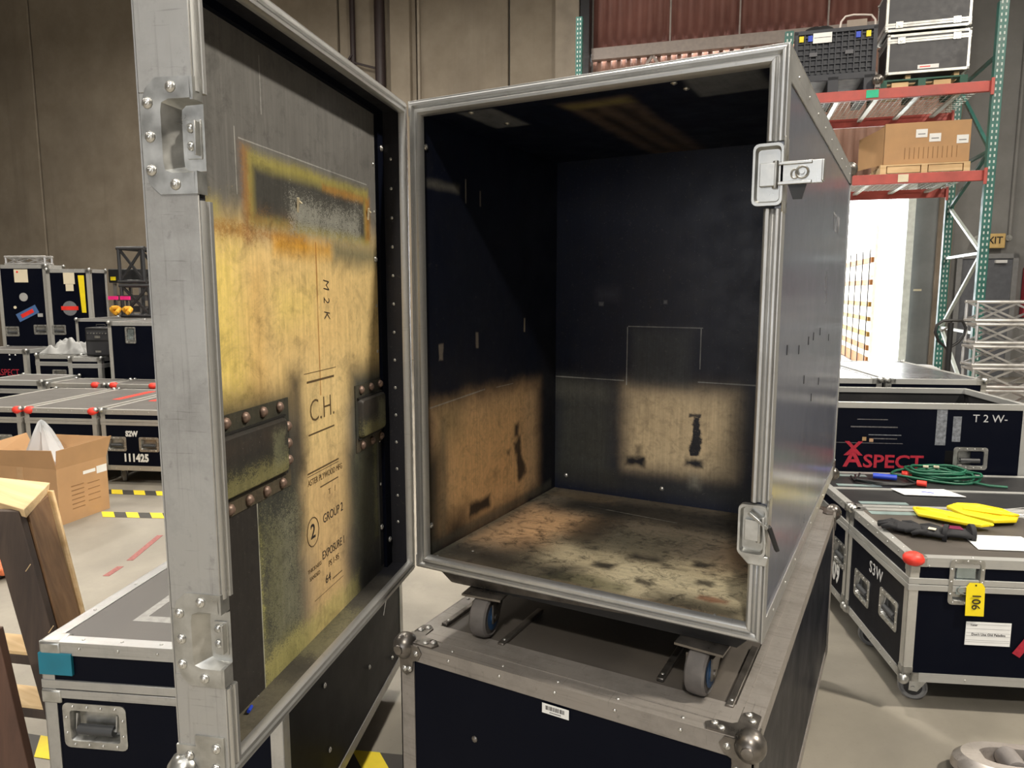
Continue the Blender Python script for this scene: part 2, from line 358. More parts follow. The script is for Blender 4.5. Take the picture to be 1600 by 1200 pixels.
# corrugated sliding door; weathered lower sheets carry painted backlight as a paler red
def corr(a0, a1, z0, z1, pitch=.19, b=14.62):
    m = MB(); x = a0; top = []
    while x < a1 - .001:
        for dx, db in ((0, 0), (.35, 0), (.5, -.045), (.85, -.045)): 
            if x + dx * pitch < a1: top.append((x + dx * pitch, b + db))
        x += pitch
    top.append((a1, b)); m.rings([[(p, q, z) for p, q in top] for z in (z0, z1)], False, False, closed=False); return m
D1 = room('door_1', corr(-2.76, 3.5, 6.12, 8.6), plain('red brown corrugated steel', (.26, .115, .095), .5, 0, .25, 1.2), solid=.004)
LOW = plain('weathered corrugated steel with painted backlight', (.46, .27, .21), .55, 0, .2, .9)  # paler than the upper sheets to stand for light from behind
room('lower_sheet', corr(-2.76, .3, 0, 5.95), LOW, parent=D1, solid=.004)
room('lower_sheet', corr(.3, 3.5, 3.42, 5.95), LOW, parent=D1, solid=.004)
PALEST = plain('dusty pale steel girt', (.42, .36, .33), .5, .2)
room('girt', MB().box((-2.76, 14.42, 5.93), (3.5, 14.58, 6.14)), PALEST, parent=D1)
room('door_head', MB().box((.25, 14.4, 3.24), (3.05, 14.62, 3.44)), PALEST, parent=D1)
for k in range(3):
    a = -1.6 + 1.7 * k
    room('diagonal_brace', MB().bar((a, 14.5, 5.93), (a - .75, 14.5, 4.9), .05).bar((a, 14.5, 5.93), (a + .75, 14.5, 4.9), .05), PALEST, parent=D1)
for a in (-1.3, -.05, 1.45):
    room('vertical_rail', MB().box((a, 14.52, 6.14), (a + .03, 14.57, 8.6)), PALEST, parent=D1)
room('door_track', MB().box((2.9, 14.3, 0), (3.02, 14.42, 3.4)), plain('bright track', (.75, .8, .76), .4), parent=D1)
# exit door
D2 = room('door_2', MB().box((3.85, 14.53, 0), (4.62, 14.6, 2.06)), plain('slate grey door leaf', (.12, .125, .14), .5))
GF = plain('grey steel door frame', (.22, .22, .22), .5)
for p in (((3.77, 14.5, 0), (3.85, 14.6, 2.14)), ((4.62, 14.5, 0), (4.70, 14.6, 2.14)), ((3.77, 14.5, 2.06), (4.70, 14.6, 2.14))): room('door_frame', MB().box(*p), GF, parent=D2)
room('door_closer', MB().box((4.35, 14.46, 1.98), (4.52, 14.53, 2.03)), PAPER, parent=D2)
room('push_bar', MB().box((3.93, 14.46, 1.0), (4.52, 14.52, 1.06)), GF, parent=D2)
# ground and a slatted trailer outside the loading door
TR = thing('trailer', 'slatted trailer wall with orange rails outside the open loading door', 'trailer', rm(2.6, 15.4), BANG)
TOR = plain('burnt orange rail', (.26, .095, .012), .7); TYE = plain('ochre rail', (.24, .13, .012), .7); TR_W = plain('white trailer liner', (.85, .83, .75), .6)
MB().box((0, 0, 0), (.06, 4.2, 2.75)).build('side_wall', TR_W, TR)
for z, h, m in ((2.05, .10, TOR), (1.62, .10, TOR), (1.76, .05, TR_W), (1.2, .09, TYE), (.92, .08, TYE), (.62, .09, TYE), (.35, .10, TOR)):
    MB().box((-.05, .02, z), (-.001, 4.1, z + h)).build('rail', m, TR)
MB().box((-.04, .02, .02), (-.001, 4.1, .22)).build('kick_board', TOR, TR)
for y in (.1, .9, 1.7, 2.5, 3.3): MB().box((-.07, y, .02), (-.051, y + .025, 2.3)).build('post', plain('trailer post', (.03, .025, .02), .6), TR)
# hazard and red tape on the floor
def hazard(p, q, w, label, n):
    p = Vector(p); q = Vector(q); d = (q - p).to_3d().normalized(); L = (q - p).length
    t = thing('hazard_tape', label, 'floor tape', (p.x, p.y, .0), math.atan2(d.y, d.x))
    MB().box((0, -w / 2, .0003), (L, w / 2, .0015)).build('tape_backing', TAPEK, t)
    s = L / n
    for i in range(n):
        x = i * s; k = w * .75
        MB().hexa([(x, -w / 2, .0016), (x + s * .5, -w / 2, .0016), (x + s * .5 - k, w / 2, .0016), (x - k, w / 2, .0016), (x, -w / 2, .0024), (x + s * .5, -w / 2, .0024), (x + s * .5 - k, w / 2, .0024), (x - k, w / 2, .0024)]).build('yellow_stripe', TAPEY, t)
    return t
hazard((-4.45, 1.66), (-2.95, 2.27), .11, 'yellow and black striped floor tape closest to the stencilled case row', 9)
hazard((-3.64, 1.43), (-2.7, 1.86), .11, 'yellow and black striped floor tape starting at the base of the cardboard box', 6)
hazard((-1.62, -.26), (-1.15, -.12), .10, 'striped floor tape piece at the foot of the leaning pallet', 2)
hazard((-.58, .20), (-.05, .40), .10, 'striped floor tape piece between the teal-taped case and the centre case', 3)
rt = thing('floor_tape', 'faded broken red tape marks on the grey floor by the pallet', 'floor tape', (0, 0, 0)); RTM = plain('worn red floor tape', (.30, .11, .10), .75, 0, .35, 60)
for p, q in (((-2.95, 1.33), (-2.72, .98)), ((-2.68, .9), (-2.62, .78)), ((-2.5, .2), (-2.46, .05))):
    MB().bar(p + (.0012,), q + (.0012,), .035, .0016).build('tape_strip', RTM, rt)

# ------------------------------------------------------------------ the open case in the middle
ZB, CW, CDp, CH, CI = .8255, .816, 1.489, 1.1, .7485
MC = thing('flight_case', 'large open black flight case with burnt-looking stained interior, stacked on another case', 'flight case', (0, 0, ZB))
PLY = (.50, .31, .11); PLYO = (.42, .19, .06); TAN = (.33, .23, .12); SOOT = (.012, .012, .016); GREYS = (.055, .056, .05); YG = (.42, .38, .12)
BK = (.004, .0065, .018)
z_ = lambda z: z - ZB
T = .012
left_mat = painted('inner left side board', BK, [
    (.33, z_(1.05), .29, .165, .05, .05, (.72, .47, .25), 1), (.30, z_(1.04), .20, .14, .09, .05, (.90, .54, .24), .85),
    (.12, z_(1.17), .05, .04, .05, .04, (.22, .20, .10), .5), (.03, z_(.95), .05, .16, .06, .05, (.03, .032, .028), .9), (.14, z_(.88), .05, .05, .05, .05, SOOT, .8),
    (.085, z_(1.03), .008, .15, .02, .03, (.14, .14, .10), .5), (.70, z_(1.05), .07, .3, .08, .03, SOOT, .9), (.35, z_(.87), .36, .012, .01, .02, (.10, .10, .08), .6),
    (.26, z_(.915), .055, .018, .012, .05, SOOT, .95), (.49, z_(1.0), .02, .06, .012, .06, SOOT, .9, 0, .3), (.47, z_(1.09), .012, .02, .01, .03, SOOT, .9), (.42, z_(1.03), .012, .012, .01, .03, SOOT, .8),
    (.16, z_(1.226), .13, .0016, .002, .003, (.5, .48, .42), .7, 0, .06), (.40, z_(1.232), .05, .0012, .002, .003, (.5, .48, .42), .6),
    (.10, z_(1.75), .07, .008, .01, .02, (.22, .21, .18), .6), (.20, z_(1.75), .003, .03, .004, .01, (.4, .36, .3), .6), (.27, z_(1.74), .003, .02, .004, .01, (.35, .3, .25), .6),
    (.08, z_(1.35), .01, .02, .006, .02, (.45, .38, .3), .5), (.25, z_(1.37), .006, .02, .006, .02, (.45, .38, .3), .5), (.52, z_(1.40), .004, .02, .004, .01, (.5, .42, .3), .6),
    (.3, z_(1.5), .25, .25, .3, .3, (.03, .03, .03), .3)], ('Y', 'Z'), .42, 2)
back_mat = painted('inner partition board', BK, [
    (.13, z_(1.06), .10, .16, .05, .04, (.05, .052, .045), .9), (.11, z_(1.19), .09, .03, .03, .03, (.085, .085, .07), .7),
    (.44, z_(1.075), .165, .125, .05, .03, (.56, .44, .27), 1), (.44, z_(1.10), .14, .09, .1, .03, (.62, .47, .28), .55),
    (.375, z_(1.30), .09, .085, .03, .02, (.085, .09, .085), .75), (.375, z_(1.31), .05, .05, .06, .02, (.035, .037, .037), .6),
    (.44, z_(1.0), .35, .045, .04, .03, (.03, .03, .028), .0), (.44, z_(.90), .40, .03, .03, .03, (.035, .035, .03), .6), (.70, z_(1.05), .05, .3, .07, .03, SOOT, 1),
    (.385, z_(1.392), .115, .0013, .002, .003, (.45, .45, .42), .8), (.268, z_(1.30), .0013, .09, .002, .004, (.5, .5, .46), .8), (.495, z_(1.33), .0013, .06, .002, .004, (.5, .5, .46), .8),
    (.14, z_(1.223), .12, .0014, .002, .004, (.4, .4, .37), .7), (.60, z_(1.232), .11, .0018, .002, .003, (.4, .4, .37), .8),
    (.49, z_(1.07), .012, .06, .008, .07, SOOT, 1, .3), (.485, z_(.985), .028, .012, .01, .05, SOOT, 1), (.485, z_(1.13), .018, .006, .006, .04, SOOT, .9), (.30, z_(.97), .03, .014, .01, .05, SOOT, 1), (.31, z_(1.0), .008, .02, .01, .05, SOOT, .6),
    (.49, z_(.93), .012, .02, .02, .03, (.3, .28, .22), .5), (.2, z_(1.49), .03, .012, .03, .02, (.12, .12, .14), .4), (.385, z_(1.467), .006, .006, .006, .01, (.4, .4, .4), .6), (.18, z_(1.46), .008, .006, .006, .01, (.3, .3, .3), .6),
    (.5, z_(1.5), .3, .25, .3, .2, (.014, .016, .032), .5)], ('X', 'Z'), .42, 2)
floor_in = painted('inner floor board', (.022, .019, .016), [
    (.42, .36, .40, .40, .1, .12, (.24, .20, .145), .8), (.17, .34, .11, .15, .1, .12, (.80, .50, .26), .9), (.30, .12, .12, .12, .08, .12, (.035, .033, .028), .8),
    (.50, .18, .25, .12, .08, .14, (.66, .56, .36), .95, .35), (.62, .12, .16, .09, .06, .14, (.78, .68, .45), .8, .55), (.72, .36, .06, .10, .07, .1, (.22, .14, .08), .7),
    (.45, .35, .10, .10, .07, .1, (.13, .12, .085), .8, .3), (.42, .62, .30, .09, .06, .1, (.018, .018, .018), .85), (.30, .45, .05, .18, .05, .1, (.02, .02, .018), .8), (.15, .68, .12, .035, .03, .06, (.16, .12, .075), .7),
    (.42, .06, .10, .03, .03, .08, (.20, .19, .10), .7, .4), (.2, .08, .18, .05, .05, .05, (.03, .03, .028), .8), (.68, .04, .10, .05, .04, .06, (.03, .026, .02), .8),
    (.50, .26, .04, .018, .02, .1, SOOT, .9), (.42, .17, .022, .012, .015, .07, SOOT, .9), (.58, .23, .03, .01, .015, .07, SOOT, .8), (.63, .28, .022, .015, .015, .07, SOOT, .9), (.54, .12, .018, .01, .01, .06, SOOT, .8), (.66, .18, .016, .012, .012, .06, SOOT, .8), (.70, .10, .03, .008, .01, .04, (.3, .1, .05), .7),
    (.03, .37, .012, .36, .02, .03, (.12, .12, .09), .5, .4), (.55, .03, .2, .006, .01, .03, (.4, .3, .2), .4, .6), (.35, .58, .14, .0016, .002, .01, (.3, .29, .26), .6, 0, -.1)], ('X', 'Y'), .55, 0, .85)
top_in = painted('inner top board', BK, [
    (.145, .14, .045, .09, .01, .01, (.16, .17, .19), .9), (.69, .10, .07, .08, .01, .01, (.16, .17, .19), .9),
    (.41, .42, .075, .33, .02, .03, (.13, .095, .07), .8), (.41, .13, .07, .02, .02, .02, (.25, .22, .07), .6), (.38, .44, .012, .28, .02, .05, (.008, .008, .01), .8), (.44, .44, .012, .28, .02, .05, (.008, .008, .01), .8)], ('X', 'Y'), .42, 1)
MB().box((T, .004, T), (T + .012, CI, CH - T)).build('inner_side_board', left_mat, MC)
MB().box((CW - T - .006, .004, T), (CW - T, CI, CH - T)).build('inner_side_board', painted('inner right side board', BK, [(.35, z_(1.0), .25, .12, .08, .05, (.2, .12, .05), .5)], ('Y', 'Z')), MC)
MB().box((T + .012, CI - .009, T), (CW - T - .006, CI, CH - T)).build('partition_board', back_mat, MC)
MB().box((T + .012, .004, T), (CW - T - .006, CI - .009, T + .012)).build('inner_floor_board', floor_in, MC)
MB().box((T + .012, .004, CH - T - .012), (CW - T - .006, CI - .009, CH - T)).build('inner_top_board', top_in, MC)
# outer shell
RS = laminate('satin side laminate with daylight tint painted in', (.088, .098, .138), .33, .35, (.16, .16, .175), .8, .9)  # base raised and blued to carry daylight reflected off this side
MB().box((0, .004, 0), (T, CDp, CH)).build('outer_side_board', LAM, MC)
MB().box((CW - T, .004, 0), (CW, CDp, CH)).build('outer_side_board', RS, MC, label='satin black outer side board')
MB().box((T, .004, CH - T), (CW - T, CDp, CH)).build('top_board', LAM, MC)
MB().box((T, .004, 0), (CW - T, CDp, T)).build('bottom_board', LAM, MC)
MB().box((T, CDp - T, T), (CW - T, CDp, CH - T)).build('back_board', LAM, MC)
# front frame extrusions: profile (inward, proud)
PROF = [(0, -.006), (0, .0), (.004, .004), (.009, .004), (.011, -.001), (.014, -.003), (.018, -.001), (.020, .006), (.026, .006), (.030, .001), (.032, -.012), (.0, -.012)]
def rail(P, Q, inward, out, prof=PROF, mp=1, mq=1):
    P = Vector(P); Q = Vector(Q); d = (Q - P).normalized(); I = Vector(inward); O = Vector(out); m = MB()
    m.rings([[P + I * a + O * n + d * a * mp for a, n in prof], [Q + I * a + O * n - d * a * mq for a, n in prof]]); return m
def zz(z): return z - ZB
F = lambda P, Q, i, mp=1, mq=1: rail(P, Q, i, (0, -1, 0), PROF, mp, mq)
F((0, 0, CH), (CW, 0, CH), (0, 0, -1)).build('frame_rail', ALU_X, MC)
F((0, 0, 0), (CW, 0, 0), (0, 0, 1)).build('frame_rail', ALU_X, MC)
F((0, 0, 0), (0, 0, CH), (1, 0, 0)).build('frame_rail', ALU_Z, MC)
for a, b, mp, mq in ((0, zz(.997), 1, 0), (zz(1.103), zz(1.647), 0, 0), (zz(1.763), CH, 0, 1)):
    F((CW, 0, a), (CW, 0, b), (-1, 0, 0), mp, mq).build('frame_rail', ALU_Z, MC, bevel=.001)
# edging on the right side face
for p, q, m in (((CW, -.004, 0), (CW + .003, .03, zz(.99)), ALU_Z), ((CW, -.004, zz(1.11)), (CW + .003, .03, zz(1.64)), ALU_Z), ((CW, -.004, zz(1.77)), (CW + .003, .03, CH), ALU_Z),
                ((CW, .03, CH - .055), (CW + .0028, CDp, CH), ALU_Y), ((CW, .03, 0), (CW + .0028, CDp, .04), ALU_Y), ((CW, CDp - .03, .04), (CW + .0026, CDp, CH - .055), ALU_Z),
                ((CW - .03, .0, CH), (CW + .003, CDp, CH + .003), ALU_Y), ((-.003, .0, CH - .03), (0, CDp, CH + .003), ALU_Y), ((0, .0, CH), (CW - .03, .03, CH + .0028), ALU_X),
                ((-.003, 0, 0), (0, CDp, .03), ALU_Y)):
    MB().box(p, q).build('edge_trim', m, MC, bevel=.0008)
SCR = MB().dome((0, 0, 0), (0, 0, 1), .0075, .0042, 10).lathe([(.0035, .0040), (.002, .0046)], (0, 0, 0), (0, 0, 1), 6).mesh('screw', SCREW, True)
RIV = MB().dome((0, 0, 0), (0, 0, 1), .004, .002, 8).mesh('rivet', SCREW, True)
BOLT = MB().dome((0, 0, 0), (0, 0, 1), .0095, .008, 10).mesh('bolt', RUSTY, True)
def zto(p, nrm): 
    M = Vector(nrm).to_track_quat('Z', 'Y').to_matrix().to_4x4(); M.translation = Vector(p); return M
# screws inside the left side and on the floor corners
for y, z in ((.017, zz(1.83)), (.017, zz(.925))): inst('screw', SCR, MC, zto((T + .012, y + .012, z), (1, 0, 0)))
for x, z in ((.065, zz(.895)), (.39, zz(.893))): inst('screw', SCR, MC, zto((x, CI - .009, z), (0, -1, 0)))
for x, y in ((.13, .06), (.15, .19), (.60, .05), (.61, .10)): inst('screw', SCR, MC, zto((x, y, CH - T - .012), (0, 0, -1)))
for x, y in ((.04, .03), (.10, .10), (.72, .03)): inst('screw', RIV, MC, zto((x, y, T + .012), (0, 0, 1)))
for k in range(12): inst('rivet', RIV, MC, zto((T + .012, .008, .08 + k * .085), (1, 0, 0)))
for k in range(9): inst('rivet', RIV, MC, zto((CW + .0028, .12 + k * .16, CH - .028), (1, 0, 0)))
for k in range(9): inst('rivet', RIV, MC, zto((CW + .0028, .12 + k * .16, .02), (1, 0, 0)))
# ball corners at the back and slots in the side
for z in (0, CH): MB().sphere((CW - .004, CDp - .006, z), .026, 12, 8).box((CW, CDp - .06, z - .055 if z else 0), (CW + .005, CDp, z if z else .055)).build('ball_corner', ZINC_D, MC, smooth=False)
for y, z in ((.15, 1.372), (.33, 1.36), (.50, 1.37), (.60, 1.375), (.75, 1.38), (.45, 1.28), (.62, 1.215), (.78, 1.24), (1.0, 1.35)):
    MB().box((CW + .0002, y, zz(z)), (CW + .0012, y + .006, zz(z) + .020)).build('bolt_slot', BLACK, MC)
text('stencil', 'T 2 W', .075, plain('faint white stencil', (.20, .20, .21), .7), MC, (CW + .0004, 1.05, zz(1.70)), (0, 1, 0), (0, 0, 1))
# latches on the right front stile: dish set in the gap of the stile, plate swung out on the upper one
def stile_latch(z0, z1, swung):
    L = MB(); zc = (z0 + z1) / 2; h = (z1 - z0)
    rgs = []
    for (w, hh, r, n) in ((.052, h, .010, -.002), (.052, h, .010, .012), (.044, h - .010, .008, .012), (.038, h - .018, .006, -.0015)):
        rgs.append([(CW - .024 + x, -n if n > 0 else -n, zc + y) for x, y, _ in rr(w, hh, r, 0)])
    L.rings(rgs, False, True)
    o = L.build('latch_dish', ZINC, MC)
    MB().box((CW, -.004, z0 - .012), (CW + .004, .034, z1 + .012)).build('side_flange', ZINC, o, bevel=.003)
    MB().box((CW - .038, -.010, zc - .02), (CW - .012, .006, zc + .02)).cyl((CW - .012, -.004, zc - .024), (CW - .012, -.004, zc + .024), .005).build('latch_body', ZINC, o, bevel=.001)
    for dz in (-.042, .042): MB().cyl((CW - .024, .012, zc + dz), (CW - .024, .002, zc + dz), .004, 8).build('rivet', ZINC_D, o)
    if swung:
        pl = MB(); pl.box((CW - .006, -.012, zc - .020), (CW + .068, -.009, zc + .020)); pl.box((CW - .006, -.016, zc + .014), (CW + .05, -.009, zc + .020)); pl.box((CW - .006, -.016, zc - .020), (CW + .05, -.009, zc - .014))
        pl.box((CW + .066, -.022, zc - .018), (CW + .070, -.009, zc + .018)); a = pl.build('latch_plate', ZINC, o, bevel=.0012)
        k = MB(); k.tube([(CW + .034 + .010 * math.cos(t * PI / 6), -.015, zc + .010 * math.sin(t * PI / 6)) for t in range(12)], .0022, 6, True)
        k.tube([(CW + .022 + .006 * math.cos(t * PI / 5), -.0145, zc - .002 + .008 * math.sin(t * PI / 5)) for t in range(10)], .0018, 6, True); k.cyl((CW + .034, -.009, zc), (CW + .034, -.018, zc), .004, 8)
        k.build('turn_key', ZINC, a) if False else k.build('turn_key', ZINC, o)
        MB().hexa([(CW + .02, -.010, zc - .045), (CW + .035, -.010, zc - .045), (CW + .035, -.006, zc - .045), (CW + .02, -.006, zc - .045), (CW + .010, -.010, zc - .018), (CW + .042, -.010, zc - .018), (CW + .042, -.006, zc - .018), (CW + .010, -.006, zc - .018)]).build('padlock_tab', BLACK, o)
    else:
        MB().bar((CW - .03, -.012, zc + .035), (CW + .006, -.016, zc + .010), .010, .006).bar((CW - .004, -.014, zc + .03), (CW + .002, -.016, zc - .02), .012, .005).build('hook', ZINC, o, bevel=.001)
        MB().bar((CW + .006, -.012, zc + .014), (CW + .022, -.004, zc - .034), .012, .008).build('latch_lever', BLACK, o, bevel=.002)
        MB().hexa([(CW - .03, -.008, z0 - .018), (CW + .004, -.008, z0 - .018), (CW + .004, .0, z0 - .018), (CW - .03, .0, z0 - .018), (CW - .05, -.008, z0 + .002), (CW + .008, -.008, z0 + .002), (CW + .008, .0, z0 + .002), (CW - .05, .0, z0 + .002)]).build('lower_tab', ZINC, o, bevel=.002)
stile_latch(zz(1.651), zz(1.759), True); stile_latch(zz(1.0), zz(1.10), False)
# hinge strip between door and case
hm = MB(); hm.cyl((-.008, -.006, .10), (-.008, -.006, CH - .06), .0045, 8)
hm.build('piano_hinge', ZINC_D, MC)
for k in range(26): MB().cyl((-.008, -.006, .11 + k * .036), (-.008, -.006, .13 + k * .036), .0052, 8).build('hinge_knuckle', ZINC, MC) if k < 26 else None
# skid board under the front edge, with the bent metal nose
sk = MB()
for (x0, x1, z0, z1) in ((.045, CW - .02, -.002, -.036),): sk.hexa([(x0 + .035, .03, z1), (x1 - .03, .03, z1), (x1 - .03, CDp - .04, z1), (x0 + .035, CDp - .04, z1), (x0, .022, z0), (x1, .022, z0), (x1, CDp - .03, z0), (x0, CDp - .03, z0)])
sk.build('caster_board', LAM_DULL, MC, label='scuffed black base board with sloping edges', bevel=.002)
MB().hexa([(.085, .0265, -.034), (.12, .0265, -.034), (.12, .030, -.034), (.085, .030, -.034), (.06, .018, -.008), (.66, .018, -.006), (.66, .022, -.006), (.06, .022, -.008)]).build('metal_nose', ZINC_D, MC)
def caster(parent, x, y, ztop, zfloor, rot=0, wheel=RUBBER, hub=BLUE_HUB, w=.042, r=.05, name='caster', brake=False):
    M = Matrix.Translation((x, y, 0)) @ Matrix.Rotation(rot, 4, 'Z')
    f = MB(); f.box((-.05, -.045, ztop - .005), (.05, .045, ztop)); f.cyl((0, 0, ztop - .022), (0, 0, ztop - .005), .03, 14)
    off = .022; zc = zfloor + r
    for s in (-1, 1):
        f.hexa([(s * (w / 2 + .003), off - .014, zc - .012), (s * (w / 2 + .007), off - .014, zc - .012), (s * (w / 2 + .007), off + .014, zc - .012), (s * (w / 2 + .003), off + .014, zc - .012),
                (s * (w / 2 + .003), -.028, ztop - .02), (s * (w / 2 + .007), -.028, ztop - .02), (s * (w / 2 + .007), .034, ztop - .02), (s * (w / 2 + .003), .034, ztop - .02)])
    f.cyl((-w / 2 - .01, off, zc), (w / 2 + .01, off, zc), .007, 8); f.xf(M)
    o = f.build('caster', ZINC_D if hub is BLUE_HUB else ZINC, parent)
    wm = MB().lathe([(r * .5, -w / 2 + .003), (r * .80, -w / 2 + .003), (r * .86, -w / 2), (r * .97, -w * .40), (r, -w * .2), (r, w * .2), (r * .97, w * .40), (r * .86, w / 2), (r * .80, w / 2 - .003), (r * .5, w / 2 - .003)], (0, off, zc), (1, 0, 0), 24).xf(M).build('wheel', wheel, o, smooth=False)
    MB().lathe([(r * .62, -w / 2 - .001), (r * .45, -w / 2 + .004), (r * .26, -w / 2 - .003), (r * .26, w / 2 + .003), (r * .45, w / 2 - .004), (r * .62, w / 2 + .001)], (0, off, zc), (1, 0, 0), 16).xf(M).build('hub', hub, o)
    if brake: MB().box((-.03, -.075, ztop - .03), (.03, -.03, ztop - .022)).xf(M).build('brake_pedal', ZINC_D, o)
    return o
for i, (x, y, rt_, br) in enumerate(((.185, .035, PI + .10, False), (.702, .035, PI - .08, False), (.185, 1.3, 0, False), (.70, 1.3, 0, False))):
    caster(MC, x, y, -.036, .685 - ZB + .0005, rt_, brake=br)

# ---- the door, swung open towards the camera
TH = -1.262
DR = MB()
DW, DT = .791, .077; DH = CH
DR.box((0, -.072, 0), (DW, -.060, DH))
def q(x): return x
door_root = None
panel_layers = [
    (.40, z_(1.45), .43, .155, .05, .05, (.74, .53, .23), 1), (.10, z_(1.45), .14, .15, .10, .05, (.64, .47, .21), .6), (.70, z_(1.46), .09, .12, .1, .08, (.80, .62, .17), .9, .35), (.44, z_(1.48), .07, .03, .06, .05, (.86, .68, .20), .7, .3),
    (.57, z_(1.40), .015, .14, .05, .05, (.70, .42, .15), .5), (.33, z_(1.41), .12, .12, .1, .1, (.76, .53, .23), .4),
    (.60, z_(1.595), .21, .012, .022, .04, (.33, .15, .03), .8, .5), (.40, z_(1.582), .11, .013, .02, .03, (.62, .30, .02), .75), (.12, z_(1.58), .16, .02, .03, .04, (.14, .14, .09), .85),
    (.34, z_(1.20), .105, .17, .06, .03, (.74, .55, .26), 1), (.34, z_(.97), .095, .20, .08, .03, (.62, .43, .21), .95),
    (.60, z_(1.20), .14, .135, .05, .04, (.040, .040, .033), 1), (.45, z_(1.27), .02, .09, .04, .03, (.03, .03, .035), .9), (.11, z_(1.22), .105, .12, .05, .03, (.05, .055, .05), 1), (.62, z_(1.30), .10, .02, .05, .04, (.10, .095, .06), .7, .4),
    (.40, z_(1.655), .43, .045, .02, .03, (.032, .031, .028), .0),
    (.34, z_(1.665), .245, .058, .014, .012, (.30, .26, .07), .95, .35), (.34, z_(1.66), .222, .040, .014, .014, (.055, .053, .047), 1), (.585, z_(1.65), .011, .075, .018, .02, (.30, .14, .05), .75, .5), (.10, z_(1.66), .012, .045, .014, .02, (.34, .17, .04), .9, .4), (.22, z_(1.70), .10, .008, .01, .02, (.36, .18, .04), .8, .4), (.50, z_(1.615), .07, .012, .03, .03, (.30, .16, .05), .6, .6), (.29, z_(1.64), .145, .026, .05, .10, (.44, .44, .38), .55, .85),
    (.73, z_(1.625), .07, .012, .02, .02, (.40, .34, .10), .8, .3), (.765, z_(1.72), .028, .055, .02, .02, (.46, .38, .10), .95, .3), (.785, z_(1.715), .02, .03, .02, .02, (.04, .04, .04), .9),
    (.53, z_(1.0), .075, .18, .05, .04, (.040, .042, .038), .97), (.16, z_(1.0), .085, .17, .06, .04, (.038, .040, .036), .95),
    (.53, z_(.98), .06, .15, .10, .09, (.30, .29, .14), .40, .9), (.505, z_(1.02), .035, .11, .08, .08, (.20, .20, .16), .45, .8), (.602, z_(.96), .010, .16, .022, .03, (.46, .44, .12), .75, .6), (.09, z_(1.05), .010, .12, .02, .03, (.30, .30, .12), .5, .7), (.16, z_(1.02), .05, .14, .08, .08, (.16, .16, .09), .35, .85),
    (.40, z_(.86), .2, .03, .03, .04, (.40, .36, .13), .7, .6),
    (.72, z_(1.0), .125, .17, .004, .003, (.030, .027, .025), 1), (.025, z_(1.05), .045, .20, .003, .003, (.028, .028, .03), 1), (.15, z_(.90), .10, .06, .05, .05, SOOT, .5),
    (.595, z_(1.0), .0011, .17, .0018, .003, (.5, .5, .42), .8), (.70, z_(1.17), .105, .0011, .0018, .003, (.5, .5, .42), .6), (.072, z_(1.05), .0009, .18, .0016, .002, (.4, .4, .36), .5),
    (.61, z_(1.70), .0009, .05, .0016, .002, (.45, .45, .42), .7), (.35, z_(1.735), .25, .0009, .0016, .002, (.45, .45, .42), .6, .5), (.735, z_(1.70), .0009, .06, .0016, .002, (.45, .45, .42), .6), (.53, z_(1.83), .0012, .045, .0018, .002, (.4, .4, .38), .6),
    (.355, z_(1.45), .0022, .145, .003, .006, (.38, .17, .04), .85)]
door_mat = painted('door inner panel', (.118, .114, .108), panel_layers, ('X', 'Z'), .5, 2)
DOOR = MB().box((.006, -.068, .006), (DW - .006, -.060, DH - .006)).build('door', door_mat, MC, label='open door with stained plywood inner face')
DOOR.location = (-.006, -.002, -.004); DOOR.rotation_euler = (0, 0, TH)
MB().box((.002, -.0765, .002), (DW - .002, -.068, DH - .002)).build('outer_skin', LAM, DOOR)
RIMB = painted('black rim', (.014, .014, .018), [(.38, .045, .10, .05, .06, .05, (.32, .30, .15), .6, .7), (.66, .03, .09, .05, .05, .04, (.26, .23, .15), .5, .5), (.5, .0, .4, .03, .02, .02, (.10, .09, .07), .5, .4)], ('X', 'Z'))
for p, q2 in (((.004, -.060, .004), (DW - .004, -.004, .016)), ((.004, -.060, DH - .016), (DW - .004, -.004, DH - .004)), ((.004, -.060, .016), (.016, -.004, DH - .016)), ((DW - .016, -.060, .016), (DW - .004, -.004, .150)), ((DW - .016, -.060, .252), (DW - .004, -.004, .815)), ((DW - .016, -.060, .927), (DW - .004, -.004, DH - .016))):
    MB().box(p, q2).build('rim_board', RIMB, DOOR)
# black battens along the inside of the rim
for p, q2 in (((.016, -.060, .016), (.05, -.052, DH - .016)), ((.05, -.060, DH - .03), (DW - .018, -.050, DH - .016))):
    MB().box(p, q2).build('batten', LAM, DOOR)
PR2 = [(0, -.012), (0, .0), (.003, .002), (.008, .002), (.010, -.002), (.013, -.002), (.015, .003), (.021, .003), (.023, .0), (.023, -.012)]
G = lambda P, Q, i, mp=1, mq=1, m=ALU_X: rail(P, Q, i, (0, 1, 0), PR2, mp, mq).build('frame_rail', m, DOOR)
G((0, 0, DH), (DW, 0, DH), (0, 0, -1)); G((0, 0, 0), (DW, 0, 0), (0, 0, 1)); G((0, 0, 0), (0, 0, DH), (1, 0, 0), m=ALU_Z)
for a, b, mp, mq in ((0, .132, 1, 0), (.262, .792, 0, 0), (.925, DH, 0, 1)): G((DW, 0, a), (DW, 0, b), (-1, 0, 0), mp, mq, ALU_Z)
for a, b in ((0, .150), (.245, .815), (.925, DH)):
    MB().box((DW, -DT, a), (DW + .003, -.001, b)).build('edge_trim', DOOR_ALU, DOOR, bevel=.001)
MB().box((DW, -DT, .150), (DW + .002, -.052, .245)).box((DW, -DT, .815), (DW + .002, -.052, .925)).build('edge_trim', DOOR_ALU, DOOR)
